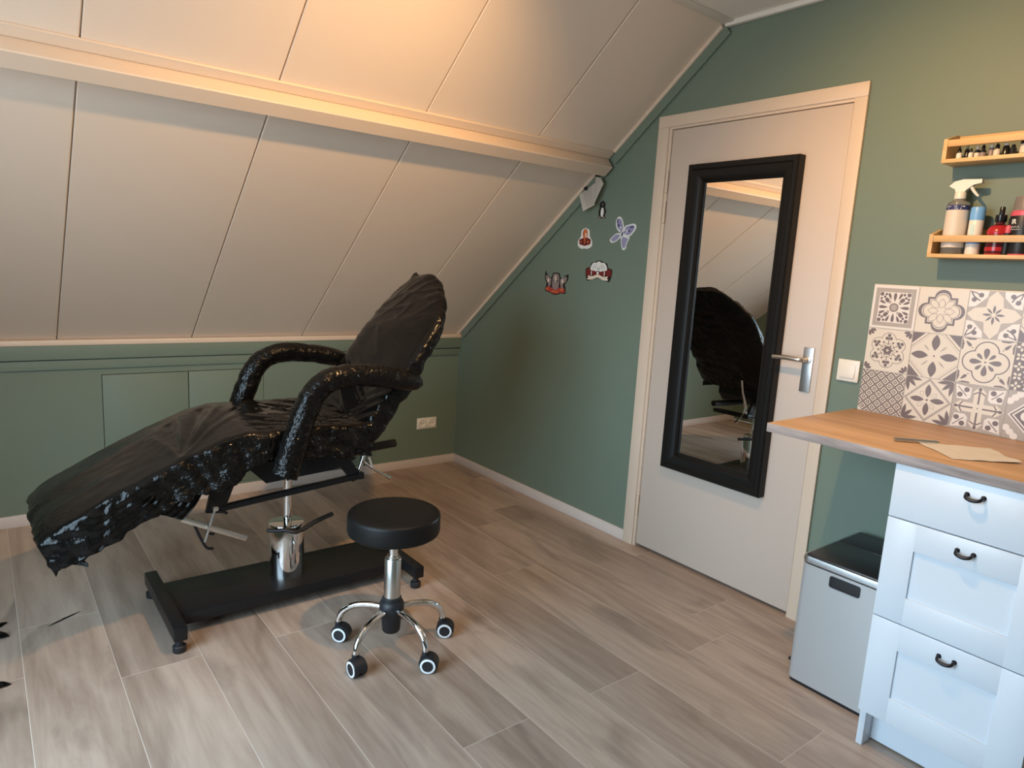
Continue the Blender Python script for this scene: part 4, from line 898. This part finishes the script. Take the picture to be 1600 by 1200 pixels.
# gathered film bunched below the knee, and the loose tail at the foot
mb = MB(); rows = []
for i in range(41):
    u = i / 40; p0 = V((-2.175, -1.545, .592)).lerp(V((-2.020, -1.535, .572)), u); p1 = V((-2.222, -1.545, .540)).lerp(V((-2.088, -1.52, .468)), u); fold = .007 * sin(u * 2 * pi * 6)
    rows.append([mb.bm.verts.new(p0.lerp(p1, v / 14) + V((.25, -1, 0)) * (fold * (.4 + .6 * v / 14) * (1 - .4 * (v / 14) ** 2)) + V((0, -.022 * sin(pi * v / 14), 0))) for v in range(15)])
for A_, B_ in zip(rows, rows[1:]):
    for k in range(14): mb.bm.faces.new((A_[k], A_[k + 1], B_[k + 1], B_[k]))
bmesh.ops.solidify(mb.bm, geom=mb.bm.faces[:], thickness=.003); bmesh.ops.recalc_face_normals(mb.bm, faces=mb.bm.faces); o = build(mb, 'film_gather', 'film', t, ang=180)
mb = MB(); rows = []
for i in range(25):
    u = i / 24; c = bez([(-2.455, -1.44, .425), (-2.43, -1.49, .412), (-2.40, -1.53, .402), (-2.365, -1.56, .388)], 8)[i]; wdt = .022 * (1 - u) + .006
    rows.append([mb.bm.verts.new(c + V((.15, .2, 1)) * ((v / 6 - .5) * 2 * wdt) + V((0, .006 * sin(v * 2.2 + 9 * u), 0))) for v in range(7)])
for A_, B_ in zip(rows, rows[1:]):
    for k in range(6): mb.bm.faces.new((A_[k], A_[k + 1], B_[k + 1], B_[k]))
bmesh.ops.solidify(mb.bm, geom=mb.bm.faces[:], thickness=.003); build(mb, 'film_tail', 'film', t, ang=180)

# backrest under film
B0 = V((-1.455, YC, .738)); BD = V((.607, 0, .795)).normalized(); BN = V((-BD.z, 0, BD.x))
bw = [(-.03, .270), (.0, .282), (.40, .282), (.52, .268), (.60, .240), (.66, .205), (.70, .165), (.722, .12)]
bwn = [(-.03, .270), (.0, .282), (.40, .282), (.50, .272), (.56, .245), (.62, .190), (.66, .145), (.70, .085), (.722, .03)]
bth = [(-.03, .095), (.2, .105), (.45, .085), (.60, .060), (.722, .035)]
rings = []; NB = 100
for i in range(NB + 1):
    s = -.035 + .757 * i / NB; hw, hwn = lerp(bw, s), lerp(bwn, s); th = lerp(bth, s); e = 2 / lerp([(0, 7), (.3, 4.2), (.55, 2.6), (.72, 2.2)], s); pts = []
    bulge = lerp([(0, 0), (.25, .0), (.42, .020), (.6, .012), (.72, .0)], s)
    for k in range(140):
        a = 2 * pi * k / 140; ca, sa = cos(a), sin(a)
        y = (hw if ca > 0 else hwn) * math.copysign(abs(ca) ** e, ca); q = math.copysign(abs(sa) ** e, sa); nn = (q - 1) / 2 * th + bulge * max(0, q) * (1 - (abs(y) / max(hw, hwn)) ** 2 * .6)
        yy = YC + y
        pts.append(B0 + BD * s + BN * nn + V((0, yy - YC, 0)))
    rings.append(resample(pts, 140))
bm = loft(rings)
# the little twisted ear at the far upper corner
ear = B0 + BD * .705 + V((0, .14, 0))
for v in bm.verts:
    d = (v.co - ear).length; v.co += (BD * .030 + V((0, .012, 0))) * exp(-(d / .026) ** 2)
bm.normal_update()
def disp(p, n):
    q = p - B0; s = q.dot(BD); f = n.dot(BN); front = max(0, min(1, (f - .35) / .45)); near = max(0, min(1, (YC - .10 - p.y) / .14)); up = max(0, min(1, (s - .38) / .2))
    lp = V((p.y, s, 0))
    d = front * (.004 * noise.noise(p * 6) + .006 * max(0, ridge(V((lp.x + .35 * lp.y, lp.y * 1.0 - lp.x * .35, 1)), (3.5, 15, 1), 3) - .55))
    d += front * up * .010 * max(0, ridge(V((lp.x * .8 - .6 * lp.y, lp.y + lp.x * .5, 1)), (6, 17, 1), 11) - .5)
    low = max(0, min(1, (.24 - s) / .2)); d += front * near * low * .006 * sin((lp.x * .7 + lp.y) * 120)
    d += (1 - front) * (.010 * noise.noise(p * 8) + .006 * (ridge(p, (18, 18, 18), 4) - .5) + .002 * (ridge(p, (52, 52, 45), 8) - .5))
    return d, (1 - front) * .8 + front * (.05 + .55 * near * up + .25 * up * max(0, noise.noise(p * 5)))
film_obj(bm, 'backrest_cover', t, disp)

# armrests
def arm(y, s, ext, nm):
    P = bez([(-1.775, y + s * .0, .600), (-1.752, y, .665), (-1.725, y, .745), (-1.694, y, .835), (-1.655, y, .898), (-1.600, y, .934), (-1.510, y, .944), (-1.410, y, .934), (-1.320, y, .916), (-1.255, y, .902), (-1.228, y, .894)], 9)
    n_ = len(P); rings = []; a = V((0, 1, 0))
    for i, p in enumerate(P):
        tg = (P[min(i + 1, n_ - 1)] - P[max(i - 1, 0)]).normalized(); b = tg.cross(a).normalized(); u = i / (n_ - 1)
        r = .047 - .010 * u; r *= min(1, .12 + ((1 - u) / .18) ** .75) if u > .82 else 1
        rings.append([p + (a * cos(2 * pi * k / 40) * r * .95 + b * sin(2 * pi * k / 40) * r) for k in range(40)])
    bm = loft(rings, cap=3)
    def disp(p, n):
        return .003 * noise.noise(p * 16 + V((y * 9, 0, 0))) + .0032 * (ridge(p, (26, 22, 26), y * 5) - .5) + .0012 * (ridge(p, (80, 60, 80), y * 3) - .5), .75
    film_obj(bm, nm, t, disp)
arm(-1.600, 1, 0, 'armrest'); arm(-.955, -1, 0, 'armrest')

# ------------------------------------------------------------------ bits of film at the left edge of the floor
def scrap(c, L_, wd, ht, ang, label):
    mb = MB(); n_ = 16; rg = []
    for i in range(n_ + 1):
        u = i / n_; r = (sin(pi * min(1, u * .98 + .02)) ** .7); p = V(c) + V((cos(ang), sin(ang), 0)) * (u - .5) * L_
        rg.append([p + V((-sin(ang), cos(ang), 0)) * (cos(2 * pi * k / 12) * wd * r * (1 + .5 * noise.noise(p * 60 + V((k, 0, 0))))) + V((0, 0, max(.0, ht * r * (.5 + .5 * sin(2 * pi * k / 12)) * (1 + .6 * noise.noise(p * 50 + V((0, k, 0))))) + .0005)) for k in range(12)])
    bm = loft(rg, cap=2); o = film_obj(bm, 'film_scrap', None, lambda p, n: (0, .3)); W[o.name] = V(); return tag(o, label, 'plastic scrap', 'scraps of black film on the floor')
scrap((-2.600, -1.118, 0), .070, .016, .020, -.25, 'crumpled black film scrap at the left edge nearest the chair foot')
scrap((-2.590, -1.035, 0), .060, .006, .012, .75, 'thin black film scrap at the left edge, furthest back')
scrap((-2.606, -1.452, 0), .070, .012, .014, .05, 'black film scrap at the left edge, nearest the viewer')
scrap((-2.400, -1.086, 0), .125, .0035, .004, .55, 'dark curled strip of film lying on the floor joint')

# ------------------------------------------------------------------ ceiling lamp (above the frame)
t = thing('ceiling_lamp', 'round flush ceiling lamp with a warm diffuser', 'lamp', (LAMP.x, LAMP.y, ZT))
mb = MB(); mb.lathe([(0, 0), (.075, 0), (.075, -.018), (.060, -.026), (0, -.026)], (LAMP.x, LAMP.y, ZT), 32); build(mb, 'lamp_base', 'whitep', t)
mb = MB(); mb.lathe([(.05, -.026), (.046, -.040), (.026, -.050), (0, -.052)], (LAMP.x, LAMP.y, ZT), 32); build(mb, 'diffuser', 'bulb', t)
